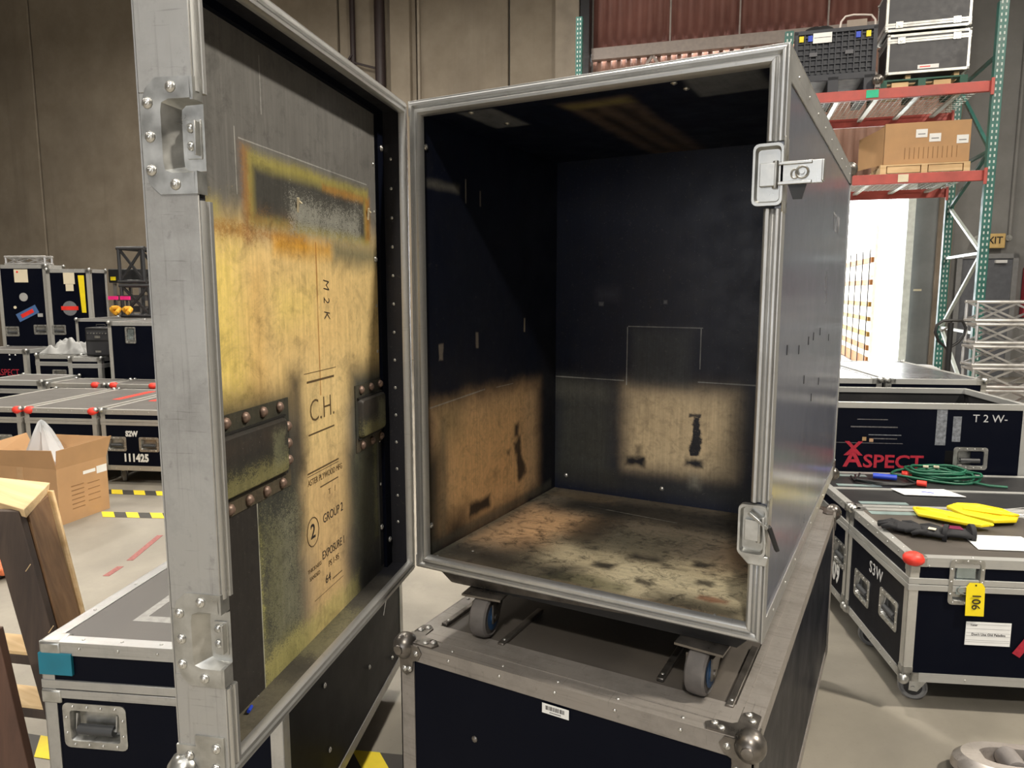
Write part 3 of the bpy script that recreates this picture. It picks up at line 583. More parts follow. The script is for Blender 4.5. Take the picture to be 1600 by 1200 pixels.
for p, q2 in (((.0, -DT, -.003), (DW + .003, -.001, 0)), ((0, -DT, DH), (DW + .003, -.001, DH + .003)), ((0, -DT - .002, 0), (.03, -DT, DH)), ((DW - .03, -DT - .002, 0), (DW + .003, -DT, DH))): MB().box(p, q2).build('edge_trim', ALU_X, DOOR)
# catch dishes on the free edge
def door_dish(z0, z1):
    zc = (z0 + z1) / 2; m = MB(); x = DW + .003
    # flat D-shaped flange (t across the thickness, -.072 .. 0)
    pts = []
    for t, z in ((-.004, z1), (-.052, z1), (-.066, z1 - .012), (-.073, z1 - .032), (-.074, zc), (-.073, z0 + .032), (-.066, z0 + .012), (-.052, z0), (-.004, z0)): pts.append((t, z))
    inn = []
    for t, z in ((-.002, z1 - .026), (-.034, z1 - .026), (-.044, z1 - .030), (-.046, z1 - .040), (-.046, zc), (-.046, z0 + .040), (-.044, z0 + .030), (-.034, z0 + .026), (-.002, z0 + .026)): inn.append((t, z))
    deep = []
    for t, z in ((.002, z1 - .030), (-.022, z1 - .031), (-.028, z1 - .036), (-.029, z1 - .046), (-.029, zc), (-.029, z0 + .046), (-.028, z0 + .036), (-.022, z0 + .031), (.002, z0 + .030)): deep.append((t, z))
    R0 = [(x, t, z) for t, z in pts]; R1 = [(x + .0022, t, z) for t, z in pts]; R2 = [(x + .0022, t, z) for t, z in inn]; R3 = [(x - .016, t, z) for t, z in deep]
    m.rings([R0, R1, R2, R3], False, True, closed=False)
    # rounded shoulder filling to the inner face
    m.box((x - .018, -.03, z0 + .03), (x - .0165, .001, z1 - .03)); m.box((x - .018, -.004, z0), (x + .0022, .0005, z0 + .028)); m.box((x - .018, -.004, z1 - .028), (x + .0022, .0005, z1))
    o = m.build('catch_dish', ZINC, DOOR, smooth=False)
    MB().box((x - .016, -.022, zc - .026), (x - .014, -.002, zc + .022)).box((x - .016, -.0075, zc - .022), (x - .006, -.0045, zc + .020)).build('catch_plate', ZINC, o, bevel=.0005)
    for dz in (-.010, .012): inst('rivet', MB().dome((0, 0, 0), (0, 0, 1), .0062, .004, 10).mesh('rivet', ZINC, True), o, zto((x - .0135, -.0155, zc + dz), (1, 0, 0)))
    for t, z in ((-.030, z1 - .012), (-.063, z1 - .030), (-.062, zc), (-.063, z0 + .030), (-.030, z0 + .012)): inst('rivet', SCR, o, zto((x + .0022, t, z), (1, 0, 0)))
door_dish(.800, .942); door_dish(.136, .270)
# corner brace at the bottom of the free edge
cb = MB(); x = DW + .003
cb.box((x, -DT - .003, -.004), (x + .003, -.006, .045)); cb.box((x, -.050, .045), (x + .003, -.006, .062)); cb.sphere((x - .004, -DT + .006, .004), .027, 12, 8)
cbo = cb.build('ball_corner', ZINC, DOOR, smooth=False)
for t, z in ((-.018, .045), (-.06, .03), (-.02, .015)): inst('rivet', SCR, cbo, zto((x + .003, t, z), (1, 0, 0)))
# backs of the two recessed handles: plate, pocket and rusty bolts
def handle_back(x0, x1, z0, z1, label, nb):
    P = painted('sooty steel pocket ' + label, (.022, .023, .022), [((x0 + x1) / 2, z0 + .012, (x1 - x0) / 2, .02, .03, .03, (.33, .30, .12), .5, .75), ((x0 + x1) / 2, z1 - .02, (x1 - x0) / 2, .02, .04, .04, (.06, .045, .035), .6, .3), (x0 + .03, (z0 + z1) / 2, .02, .03, .02, .04, (.2, .2, .12), .6, .7)], ('X', 'Z'), .55)
    fz = .030; y = -.060
    m = MB().box((x0 - .02, y, z0 - fz), (x1 + .012, y + .002, z1 + fz)); fo = m.build('handle_backing', painted('flange ' + label, (.030, .031, .026), [((x0 + x1) / 2, z0 - .02, .2, .02, .02, .03, (.16, .12, .07), .4, .6), ((x0 + x1) / 2, z1 + .02, .2, .02, .03, .05, (.08, .07, .045), .5, .5)], ('X', 'Z'), .55, 2, .6), DOOR)
    m = MB(); w, h = x1 - x0, z1 - z0; c = ((x0 + x1) / 2, (z0 + z1) / 2)
    m.rings([[(a, y + n, b) for a, b, _ in rr(w - k, h - k, .008, 0, 3, c)] for k, n in ((0, .002), (.003, .009), (.010, .013))], False, True)
    m.build('pocket', P, fo)
    TM = plain('black tar edge ' + label, (.01, .009, .008), .7)
    for za, zb in ((z1, z1 + .003), (z0 - .003, z0)): MB().box((x0 - .004, y + .002, za), (x1 + .004, y + .006, zb)).build('torn_edge', TM, fo)
    for i in range(nb):
        xx = x0 + .012 + (x1 - x0 - .03) * i / (nb - 1)
        inst('bolt', BOLT, fo, zto((xx, y + .002, z1 + .018), (0, 1, 0))); inst('bolt', BOLT, fo, zto((xx, y + .002, z0 - .018), (0, 1, 0)))
    return fo
hb = handle_back(.505, .745, zz(1.193), zz(1.290), 'wide', 5)
for z in (1.21, 1.24, 1.27): inst('bolt', BOLT, hb, zto((.492, -.058, zz(z)), (0, 1, 0)))
handle_back(.045, .185, zz(1.185), zz(1.272), 'narrow', 3)
for x_, z in ((.03, 1.825), (.03, .905), (.62, .835)): inst('screw', SCR, DOOR, zto((x_, -.052 if x_ < .1 else -.06, zz(z)), (0, 1, 0)))
for k in range(9): inst('rivet', SCR if k % 3 == 0 else RIV, DOOR, zto((.060, -.060, .12 + k * .105), (0, 1, 0)))
for k in range(14): inst('rivet', RIV, DOOR, zto((.004 + .0118, -.035, .12 + k * .066), (1, 0, 0)))
RV2 = MB().dome((0, 0, 0), (0, 0, 1), .0025, .001, 6).mesh('rivet', ZINC_D)
# stamped and handwritten marks on the plywood
yy = -.0598
def dtx(body, x, z, size, **kw): return text('lettering', body, size, kw.pop('mat', INK), DOOR, (x, yy, zz(z)), (-1, 0, kw.pop('sl', .0)), (0, 0, 1), **kw)
FAINT = plain('faint brown stamp ink', (.09, .055, .02), .8)
for b_, z in (('M', 1.517), ('2', 1.487), ('K', 1.458)): text('handwriting', b_, .036, INK, DOOR, (.318, yy, zz(z)), (0, 0, -1), (-1, 0, 0), sx=.8, shear=.15, bold=-.0006)
dtx('C.H.', .350, 1.278, .062, mat=FAINT, sx=.95, bold=-.001)
dtx('ASTER PLYWOOD MFG', .345, 1.146, .017, mat=FAINT, sx=.85)
dtx('T    /', .32, 1.108, .016, mat=FAINT)
dtx('GROUP 2', .318, 1.060, .026, sx=.85)
dtx('2', .407, 1.050, .040, bold=.0005)
dtx('EXPOSURE 1', .320, .988, .024, sx=.78)
dtx('PS 1-95', .322, .962, .018, sx=.9, mat=FAINT); dtx('64', .350, .935, .024); dtx('THICKNESS', .405, .978, .011, mat=FAINT); dtx('SANDED', .405, .962, .011, mat=FAINT)
MB().tube([(.407 + .024 * math.cos(t * PI / 8), yy, zz(1.050) + .028 * math.sin(t * PI / 8)) for t in range(16)], .0011, 5, True).build('stamp_ring', FAINT, DOOR)
for x0, x1, z, h in ((.285, .42, 1.352, .0012), (.295, .41, 1.334, .004), (.30, .41, 1.235, .003), (.285, .42, 1.163, .003), (.285, .42, 1.1585, .0012), (.29, .37, 1.126, .0025), (.28, .41, .912, .001), (.285, .33, .925, .002)):
    MB().box((x0, yy - .0002, zz(z)), (x1, yy + .0002, zz(z) + h)).build('stamp_line', FAINT, DOOR)
# splinters of torn wood
for x_, z in ((.42, 1.655), (.098, 1.672)): MB().bar((x_, -.060, zz(z) - .012), (x_ + .008, -.054, zz(z) + .012), .004, .003).bar((x_, -.060, zz(z) + .01), (x_ - .008, -.056, zz(z) + .004), .004, .002).build('splinter', CREAM, DOOR)
MB().cyl((.655, -.05, .020), (.672, -.045, .022), .0028, 8).build('chalk_crumb', BLUE, DOOR)

# ------------------------------------------------------------------ flight case builder
def tray(w, h, r, depth, lip):   # rounded flange around a recessed tray, x right, y up, z out
    m = MB(); m.rings([rr(w, h, r, .0003), rr(w, h, r, .0028), rr(w - 2 * lip, h - 2 * lip, r * .6, .0034), rr(w - 2 * lip - .006, h - 2 * lip - .006, r * .5, -.002), rr(w - 2 * lip - .014, h - 2 * lip - .014, r * .4, -depth)], False, True); return m
H_W, H_H = .165, .115
ME_HD = tray(H_W, H_H, .014, .022, .018).mesh('handle_dish', ZINC)
m = MB(); m.cyl((-.046, -.012, -.004), (.046, -.012, -.004), .0125, 12); ME_GRIP = m.mesh('grip', plain('dark rubber grip', (.045, .047, .05), .5))
m = MB().tube([(-.052, .026, -.010), (-.052, -.010, -.004), (.052, -.010, -.004), (.052, .026, -.010)], .0042, 6); ME_BAIL = m.mesh('bail', ZINC)
ME_RV = MB().dome((0, 0, 0), (0, 0, 1), .0042, .0026, 8).mesh('rivet', SCREW, True)
L_W, L_H = .115, .165
ME_LD = tray(L_W, L_H, .014, .014, .014).mesh('latch_dish', ZINC)
m = MB().box((-.030, .012, -.010), (.030, .060, -.004)); m.box((-.026, -.050, -.012), (.026, .004, -.008)); m.box((-.034, -.004, -.010), (.034, .010, -.001)); m.cyl((-.02, -.03, -.008), (-.02, -.03, .002), .014, 12)
ME_LB = m.mesh('latch_body', plain('bright zinc latch', (.42, .50, .52), .28, .85, .2))
m = MB().tube([(.016 * math.cos(t * PI / 8) * 1.7, -.03 + .013 * math.sin(t * PI / 8), .003) for t in range(16)], .0028, 6, True); ME_TURN = m.mesh('turn_handle', ZINC)
def fm(face, w, d, u, z, n=0.):
    if face == 'front': return frame((u, -n, z), (1, 0, 0), (0, 0, 1))
    if face == 'left': return frame((-n, d - u, z), (0, -1, 0), (0, 0, 1))
    if face == 'right': return frame((w + n, u, z), (0, 1, 0), (0, 0, 1))
    return frame((w - u, d + n, z), (-1, 0, 0), (0, 0, 1))
def flight_case(label, loc, rz, w, d, z0, z1, seam=None, handles=(), latches=(), group=None, lam=None, top=None, ex=.028, alu=None, dull=False, casters=True, lid=True, balls=True, rivets=True, ballmat=None, name='flight_case', faces=('front', 'left', 'right', 'back'), wheel=(None, None), cr=.05, ball_r=.020):
    t = thing(name, label, 'flight case', loc, rz, group); lam = lam or LAM; top = top or lam
    AX, AY, AZ = (alu or (ALU_X, ALU_Y, ALU_Z)); ballmat = ballmat or ZINC
    body = MB()
    for f in faces:
        W_ = w if f in ('front', 'back') else d
        hs = [(u - H_W / 2 + .02, u + H_W / 2 - .02, z - H_H / 2 + .02, z + H_H / 2 - .02) for ff, u, z in handles if ff == f] + [(u - L_W / 2 + .016, u + L_W / 2 - .016, z - L_H / 2 + .016, z + L_H / 2 - .016) for ff, u, z in latches if ff == f]
        M = fm(f, w, d, 0, 0)
        if seam and not lid: pass
        holes_panel(body, 0, W_, z0, z1, hs, M)
    k = body.add([(0, 0, z0), (w, 0, z0), (w, d, z0), (0, d, z0)]); body.face((k + 3, k + 2, k + 1, k))
    body.build('body', lam, t)
    if lid: MB().box((.002, .002, z1 - .01), (w - .002, d - .002, z1 + .0005)).build('top_panel', top, t)
    p = .0028; e = ex
    def tr(a, b, mt): MB().box(a, b).build('edge_trim', mt, t)
    zt = [(z0, z1)]
    # uprights: an angle on each corner
    for (cx, sx) in ((0, -1), (w, 1)):
        for (cy, sy) in ((0, -1), (d, 1)):
            m = MB(); xa, xb = (cx - p, cx + e) if sx < 0 else (cx - e, cx + p); ya, yb = (cy - p, cy + e) if sy < 0 else (cy - e, cy + p)
            m.box((xa, min(cy, cy + sy * p), z0), (xb, max(cy, cy + sy * p), z1)); m.box((min(cx, cx + sx * p), ya, z0), (max(cx, cx + sx * p), yb, z1)); m.build('edge_trim', AZ, t)
    for (cz, sz) in ((z0, -1), (z1, 1)):
        za, zb_ = (cz - p, cz + e) if sz < 0 else (cz - e, cz + p)
        for cy, sy in ((0, -1), (d, 1)):
            m = MB().box((-p, min(cy, cy + sy * p * 1.3), za), (w + p, max(cy, cy + sy * p * 1.3), zb_))
            if lid or sz < 0: m.box((-p, (cy if sy < 0 else cy - e) , min(cz, cz + sz * p)), (w + p, (cy + e if sy < 0 else cy), max(cz, cz + sz * p)))
            m.build('edge_trim', AX, t)
        for cx, sx in ((0, -1), (w, 1)):
            m = MB().box((min(cx, cx + sx * p * 1.2), 0, za), (max(cx, cx + sx * p * 1.2), d, zb_))
            if lid or sz < 0: m.box((cx if sx < 0 else cx - e, 0, min(cz, cz + sz * p * .9)), (cx + e if sx < 0 else cx, d, max(cz, cz + sz * p * .9)))
            m.build('edge_trim', AY, t)
    if seam:
        for dz, hh in ((.0012, .0215), (-.0228, .0215)):
            m = MB().box((-.005, -.005, seam + dz), (w + .005, d + .005, seam + dz + hh)); m.build('seam_trim', AX, t, bevel=.001)
    for f, u, z in handles:
        M = fm(f, w, d, u, z, 0); o = inst('recessed_handle', ME_HD, t, M)
        inst('grip', ME_GRIP, o); inst('bail', ME_BAIL, o)
        for a, b in [(x, s * (H_H / 2 - .009)) for s in (-1, 1) for x in (-.055, -.018, .018, .055)] + [(s * (H_W / 2 - .009), y) for s in (-1, 1) for y in (-.02, .02)]: inst('rivet', ME_RV, o, Matrix.Translation((a, b, .003)))
    for f, u, z in latches:
        M = fm(f, w, d, u, z, .0035); o = inst('latch', ME_LD, t, M)
        inst('latch_body', ME_LB, o); inst('turn_handle', ME_TURN, o)
        for a, b in [(x, s * (L_H / 2 - .007)) for s in (-1, 1) for x in (-.04, 0, .04)] + [(s * (L_W / 2 - .007), y) for s in (-1, 1) for y in (-.045, 0, .045)]: inst('rivet', ME_RV, o, Matrix.Translation((a, b, .003)))
    if balls:
        r = ball_r
        for cx, sx in ((0, 1), (w, -1)):
            for cy, sy in ((0, 1), (d, -1)):
                for cz, sz in ((z0, 1), (z1, -1)):
                    m = MB().sphere((cx + sx * .004, cy + sy * .004, cz + sz * .004), r, 10, 7)
                    L = .052
                    def bx(a, b): m.box([min(i, j) for i, j in zip(a, b)], [max(i, j) for i, j in zip(a, b)])
                    bx((cx, cy - sy * .0052, cz), (cx + sx * L, cy - sy * .001, cz + sz * e)); bx((cx, cy - sy * .0052, cz), (cx + sx * e, cy - sy * .001, cz + sz * L))
                    bx((cx - sx * .0052, cy, cz), (cx - sx * .001, cy + sy * L, cz + sz * e)); bx((cx - sx * .0052, cy, cz), (cx - sx * .001, cy + sy * e, cz + sz * L))
                    if lid or sz > 0: bx((cx, cy, cz - sz * .0052), (cx + sx * L, cy + sy * e, cz - sz * .001)); bx((cx, cy, cz - sz * .0052), (cx + sx * e, cy + sy * L, cz - sz * .001))
                    m.build('ball_corner', ballmat, t)
    if rivets:
        for k in range(1, 6):
            for zz_ in (z0 + .012, z1 - .012): inst('rivet', ME_RV, t, fm('front', w, d, w * k / 6, zz_, .0037)); inst('rivet', ME_RV, t, fm('left', w, d, d * k / 6, zz_, .0035))
            if lid: inst('rivet', ME_RV, t, Matrix.Translation((w * k / 6, .014, z1 + .003))); inst('rivet', ME_RV, t, Matrix.Translation((.014, d * k / 6, z1 + .003)))
    if casters:
        for x, y in ((.10, .09), (w - .10, .09), (.10, d - .09), (w - .10, d - .09)):
            caster(t, x, y, z0 - .003, .0002, random.uniform(-.6, .6) if casters is True else casters, TIRE, BLACK, .032, cr)
    return t
def put_text(t, face, w, d, u, z, body, size, mat, n=.0008, **kw):
    M = fm(face, w, d, u, z, n); return text('stencil', body, size, mat, t, M.translation, M.col[0].to_3d(), M.col[1].to_3d(), **kw)

# --- the case underneath the open one
LZ = .685
LC = flight_case('worn black flight case carrying the open case, taupe dented lid and barcode sticker', (.03, -.105, 0), 0, .797, 1.615, .12, LZ - .003, None,
    (), (), top=LID_TAUPE, ex=.036, alu=(DULL_ALU, DULL_ALU, DULL_ALU), balls=False, rivets=True, lam=LAM)
for x, y in ((.0, .0), (.797, 0), (0, 1.615), (.797, 1.615)):
    sx = 1 if x == 0 else -1; sy = 1 if y == 0 else -1
    m = MB().sphere((x + sx * .006, y + sy * .006, LZ - .012), .030, 16, 10, (1, 1, 1.05)); m.lathe([(.012, 0), (.011, .004), (.004, .005)], (x + sx * .006, y - sy * .021, LZ - .012), (0, -sy, 0), 10)
    zt = LZ
    for pts, ax in ((((0, 0), (.085, 0), (.092, .018), (.075, .034), (.045, .036), (.036, .045), (.034, .08), (.018, .092), (0, .085)), 'z'), (((0, 0), (.05, 0), (.06, -.016), (.05, -.034), (.036, -.04), (.034, -.065), (.018, -.078), (0, -.07)), 'y'), (((0, 0), (.05, 0), (.06, -.016), (.05, -.034), (.036, -.04), (.034, -.065), (.018, -.078), (0, -.07)), 'x')):
        for n0, n1 in (((-.001), .0035),):
            if ax == 'z': A_ = [(x + sx * a, y + sy * b, zt + n0) for a, b in pts]; B_ = [(x + sx * a, y + sy * b, zt + n1) for a, b in pts]
            elif ax == 'y': A_ = [(x + sx * a, y - sy * (.003), zt + b) for a, b in pts]; B_ = [(x + sx * a, y - sy * (.007), zt + b) for a, b in pts]
            else: A_ = [(x - sx * .003, y + sy * a, zt + b) for a, b in pts]; B_ = [(x - sx * .007, y + sy * a, zt + b) for a, b in pts]
            m.rings([A_, B_])
    o = m.build('ball_corner', ZINC_D, LC)
    if y == 0:
        for a, b in ((.06, .012), (.075, .022), (.012, .06), (.022, .078)): inst('rivet', SCR, o, Matrix.Translation((x + sx * a, y + sy * b, zt + .0035)))
        for a, b in ((.045, -.018), (.012, -.062), (.026, -.060)): inst('rivet', SCR, o, fm('front', 1, 1, x + sx * a, zt + b, .007))
# wide worn aluminium band along the front and right of its lid, caster rails, sticker
MB().box((.036, .036, LZ - .0022), (.76, .105, LZ + .0015)).build('lid_band', DULL_ALU, LC)
MB().box((.745, .105, LZ - .0022), (.761, 1.58, LZ + .0015)).build('lid_band', DULL_ALU, LC)
for x, y0_, y1 in ((.045, .11, .40), (.215, .09, .30), (.585, .12, .28), (.735, .09, .36)):
    o = MB().box((x - .008, y0_, LZ - .002), (x + .008, y1, LZ + .0065)).build('caster_rail', ZINC_D, LC, bevel=.002)
    inst('rivet', RIV, o, Matrix.Translation((x, y0_ + .02, LZ + .0065)))
o = MB().box((.370, -.0042, .618), (.432, -.0035, .640)).build('barcode_sticker', PAPER, LC, bevel=.0003)
x = .378
for k in range(17):
    wv = (.0008, .0016, .0011, .0024)[(k * 7) % 4]; MB().box((x, -.0046, .627), (x + wv, -.0043, .636)).build('barcode_bar', INK, o); x += wv + (.0012, .0008, .0016)[k % 3]
for k in range(9): MB().box((.388 + k * .003, -.0046, .6215), (.3898 + k * .003, -.0043, .6238)).build('digit', INK, o)
MB().dome((.20, -.0005, .50), (0, -1, 0), .008, .004).build('bolt', ZINC_D, LC)

# --- teal-taped case at the left
TC = flight_case('black flight case with teal tape on its lid corner and a dusty grey lid', (-.745, -.240 + .0, 0), R(22), .60, 1.016, .12, .665, .548, (('front', .125, .455),), (), top=LAM_TOP, lam=LAM, ex=.030, rivets=True, ball_r=.006, balls=False)
A_TC = Vector((-.195, -.27)) ; dxy = Vector((math.cos(R(22)), math.sin(R(22)))) ; TC.location = (A_TC.x - dxy.x * .60, A_TC.y - dxy.y * .60, 0)
for x in (0, .6):
    s = 1 if x == 0 else -1
    MB().box((min(x - s * .0055, x + s * .055), -.0058, .627), (max(x - s * .0055, x + s * .055), .045, .6695)).build('corner_cap', ZINC, TC, bevel=.008)
    MB().box((min(x - s * .0062, x + s * .045), -.0072, .512), (max(x - s * .0062, x + s * .045), .0, .545)).build('corner_plate', ZINC, TC, bevel=.004)
MB().box((-.0064, -.0072, .585), (.080, .03, .640)).build('teal_tape', TEAL, TC, bevel=.0008)
DUSTW = plain('white chalky paint mark', (.36, .35, .33), .8, 0, .2, 60)
MB().box((.150, .125, .6655), (.36, .155, .6662)).box((.150, .155, .6655), (.175, .42, .6662)).box((.175, .39, .6655), (.36, .42, .6662)).build('paint_mark', DUSTW, TC)
for u, z in ((.50, .60), (.50, .500)): inst('screw', SCR, TC, fm('front', .6, 1, u, z, .003))
for u, z in ((.25, .45), (.27, .25), (.6, .52), (.62, .3), (.85, .5), (.87, .2)): inst('screw', SCR, TC, fm('right', .6, 1, u, z, .003))
MB().bar((.604, .78, .40), (.604, .86, .50), .003, .002, (1, 0, 0)).build('scratch', DUSTW, TC)

# --- the block of cases on the right: S3W in front, S2W 11409 behind it, T2W open behind that
A3 = Vector((1.086, 1.411)); AN = R(22.5); E1 = Vector((math.cos(AN), math.sin(AN))); E2 = Vector((-math.sin(AN), math.cos(AN)))
def r3(u, v, z=0): p = A3 + E1 * u + E2 * v; return (p.x, p.y, z)
SILV = (FAR_ALU, aluminium('bright edging along y', 1, (.52, .52, .50), (.25, .24, .22), .5, .4, .6), aluminium('bright edging upright', 2, (.58, .57, .53), (.3, .29, .25), .5, .4, .6))
S3 = flight_case('black flight case stencilled S3W with red taped corner, gloves and yellow gloves on its lid', r3(0, 0), AN, 1.25, .585, .12, .575, .480,
    (('left', .165, .285), ('left', .43, .315)), (('front', .185, .495), ('front', .95, .495)), top=LID_TAUPE, lam=LAM, alu=SILV, ex=.030, casters=1.25)
put_text(S3, 'left', 1.25, .585, .295, .405, 'S3W', .068, WHITE, sx=.9, spacing=1.15)
MB().sphere((.012, .010, .568), .034, 10, 7, (1.1, 1.0, .75)).build('red_tape', RED_TAPE, S3)
yt = MB().hexa([(.184, -.016, .378), (.245, -.016, .378), (.245, -.0145, .378), (.184, -.0145, .378), (.184, -.010, .480), (.245, -.010, .480), (.245, -.0085, .480), (.184, -.0085, .480)]).hexa([(.184, -.010, .480), (.245, -.010, .480), (.245, -.0085, .480), (.184, -.0085, .480), (.194, -.009, .495), (.235, -.009, .495), (.235, -.0075, .495), (.194, -.0075, .495)])
ot = yt.build('tape', YEL, None); ot.name = 'luggage_tag'; tag(ot, 'yellow tag marked 106 hanging from the latch of the S3W case', 'tag'); ot.location = r3(0, 0); ot.rotation_euler = (0, 0, AN)
text('handwriting', '106', .040, INK, ot, (.216, -.0150, .430), (.0, 0, -1), (1, 0, 0), depth=.0012)
MB().cyl((.215, -.0108, .487), (.215, -.006, .487), .003, 8).build('eyelet', BLACK, ot)
ol = MB().box((.196, -.0042, .266), (.345, -.0034, .352)).build('paper_label', PAPER, S3)
for z in (.343, .327, .312, .300, .285, .278): MB().box((.198, -.0047, z), (.343, -.0043, z + .0008)).build('ruled_line', plain('grey print', (.35, .35, .36), .7), ol)
text('handwriting', "Tuner", .010, INK, ol, (.222, -.0046, .340), (1, 0, 0), (0, 0, 1))
text('handwriting', "Don't Use Old Paladins", .0125, INK, ol, (.272, -.0046, .306), (1, 0, 0), (0, 0, 1), sx=.95)
MB().bar((.368, -.0035, .235), (.46, -.0035, .38), .03, .001, (0, 1, 0)).build('red_stroke', REDLOGO, S3)
for u in (.06, .52, .78, 1.1): inst('rivet', ME_RV, S3, fm('front', 1, 1, u, .548, .004))
S2 = flight_case('black flight case stencilled S2W 11409, green cable coiled on its lid', r3(0, .605), AN, 1.25, .62, .12, .575, .480,
    (('left', .53, .33),), (), top=LAM_DULL, lam=LAM, alu=SILV, ex=.030)
put_text(S2, 'left', 1.25, .62, .365, .405, 'S2W', .075, WHITE, sx=.75, bold=.003)
put_text(S2, 'left', 1.25, .62, .425, .228, '11409', .125, WHITE, sx=.68, bold=.005, spacing=1.1)
MB().box((.03, .28, .5755), (1.22, .31, .5785)).build('hinge_strip', FAR_ALU, S2)
GLASSY = plain('pale green zinc strip', (.42, .55, .54), .35, .6)
for y, n_ in ((.045, 0), (.34, 1), (.53, 2)): MB().box((.06, y, .5758), (.26, y + .035, .5778)).build('lid_bracket', GLASSY, S2)
MB().box((.05, .50, .5758), (.24, .54, .5778)).build('lid_bracket', GLASSY, S3)
# open case T2W
T2w, T2d = 1.62, .62
T2 = thing('flight_case', 'tall open-topped black flight case stencilled T2W with red lettering, lid off', 'flight case', r3(-.56, 1.26), AN)
m = MB(); holes_panel(m, 0, T2w, .12, .93, [(1.30 - .062, 1.30 + .062, .655 - .038, .655 + .038)], fm('front', T2w, T2d, 0, 0)); m.box((0, .012, .12), (T2w, .0121, .121)); m.build('front_board', LAM, T2)
for p, q2 in (((0, T2d - .012, .12), (T2w, T2d, .93)), ((0, .012, .12), (.012, T2d - .012, .93)), ((T2w - .012, .012, .12), (T2w, T2d - .012, .93)), ((.012, .012, .12), (T2w - .012, T2d - .012, .135))): MB().box(p, q2).build('board', LAM_DULL, T2)
for p, q2 in (((0, -.004, .905), (T2w, .022, .935)), ((0, T2d - .02, .905), (T2w, T2d + .004, .935)), ((-.004, .022, .905), (.022, T2d - .02, .935)), ((T2w - .022, .022, .905), (T2w + .004, T2d - .02, .935)), ((T2w - .03, -.004, .12), (T2w + .003, .0, .905)), ((T2w, 0, .12), (T2w + .003, .03, .905)), ((-.003, -.004, .12), (.03, .0, .905)), ((0, -.004, .12), (T2w, 0, .15))): MB().box(p, q2).build('edge_trim', FAR_ALU, T2, bevel=.001)
MB().box((.9, T2d - .026, .82), (1.5, T2d - .021, .835)).build('inner_bead', FAR_ALU, T2)
o = inst('recessed_handle', ME_HD, T2, fm('front', T2w, T2d, 1.36, .655)); inst('grip', ME_GRIP, o); inst('bail', ME_BAIL, o)
for a, b in [(x, s * (H_H / 2 - .009)) for s in (-1, 1) for x in (-.055, -.018, .018, .055)]: inst('rivet', ME_RV, o, Matrix.Translation((a, b, .003)))
put_text(T2, 'front', T2w, T2d, 1.44, .86, 'T 2 W-', .055, plain('worn stencil paint', (.45, .45, .46), .7, 0, .35, 80), sx=1.0)
put_text(T2, 'front', T2w, T2d, .84, .625, 'SPECT', .095, REDLOGO, align='LEFT', sx=1.12, bold=.002)
put_text(T2, 'front', T2w, T2d, .79, .635, 'A', .12, REDLOGO, bold=.003, sx=1.1); put_text(T2, 'front', T2w, T2d, .79, .69, 'X', .10, REDLOGO, bold=.003, sx=1.15, n=.0012)
SCUFF = plain('grey scuffed paint', (.10, .095, .10), .6, 0, .5, 90); SCUFW = plain('pale tape residue', (.17, .18, .20), .6, 0, .5, 60)
for (u0, u1, z, h, mt) in ((.80, .95, .845, .004, SCUFF), (.77, 1.0, .805, .006, SCUFF), (.86, 1.02, .765, .004, SCUFW), (.88, 1.0, .745, .005, SCUFF), (.70, 1.03, .722, .003, SCUFF), (.83, .85, .735, .02, plain('ochre sticker scrap', (.35, .22, .10), .7)), (.865, .885, .73, .018, plain('ochre sticker scrap', (.4, .24, .14), .7)), (1.185, 1.235, .72, .19, SCUFW), (1.265, 1.305, .74, .13, SCUFW)):
    MB().box((u0, -.001, z), (u1, -.0003, z + h)).build('sticker_residue', mt, T2)
# closed cases behind it
C1 = flight_case('dusty black case directly behind the open T2W case, nearer the loading door side', r3(-.75, 1.95), AN, 1.36, 1.05, .12, .975, None, (), (), top=GLOSSY, alu=SILV, rivets=False)
C2 = flight_case('dusty black case behind the right end of the open T2W case, below the truss stack', r3(.64, 1.95), AN, .56, 1.15, .12, .975, None, (), (), top=GLOSSY, alu=SILV, rivets=False)

# --- things lying on those lids
def wob(pts, z): return pts
cab = []
rnd = random.Random(3)
C0 = Vector(r3(.575, 1.13, .578)); C0.z = .5785
m = MB()
for k in range(11):
    rx = .17 - .010 * k + rnd.uniform(-.012, .012); ry = .115 - .006 * k + rnd.uniform(-.01, .01); ox = rnd.uniform(-.03, .03) + (.05 if k % 3 == 0 else 0); oy = rnd.uniform(-.02, .02)
    zc = .006 + .0085 * (k % 6)
    m.tube([tuple(C0 + Vector(((ox + rx * math.cos(a * PI / 12)) * math.cos(AN) - (oy + ry * math.sin(a * PI / 12)) * math.sin(AN), (ox + rx * math.cos(a * PI / 12)) * math.sin(AN) + (oy + ry * math.sin(a * PI / 12)) * math.cos(AN), zc + .004 * math.sin(a * .9 + k)))) for a in range(24)], .0062, 6, True)
g = m.build('extension_cable', GREEN, None, smooth=True, kind=None); tag(g, 'coiled dark green cable lying on the S2W 11409 case', 'cable'); g['kind'] = 'stuff'
del g['kind']
m = MB().tube([r3(.70, 1.05, .586), r3(.76, .99, .585), r3(.83, .97, .585)], .0062, 6); m.build('cable_end', GREEN, g)
m = MB().cyl(r3(.43, 1.15, .592), r3(.47, 1.14, .592), .016, 10); m.build('plug', RED_TAPE, g); MB().cyl(r3(.43, .98, .592), r3(.465, .96, .592), .014, 10).build('plug', RED_TAPE, g)
for u in (.55, .60): MB().box(tuple(Vector(r3(u, 1.17, .628)) - Vector((.012, .008, .004))), tuple(Vector(r3(u, 1.17, .628)) + Vector((.012, .008, .004)))).build('velcro_tie', CREAM, g)
m = MB()
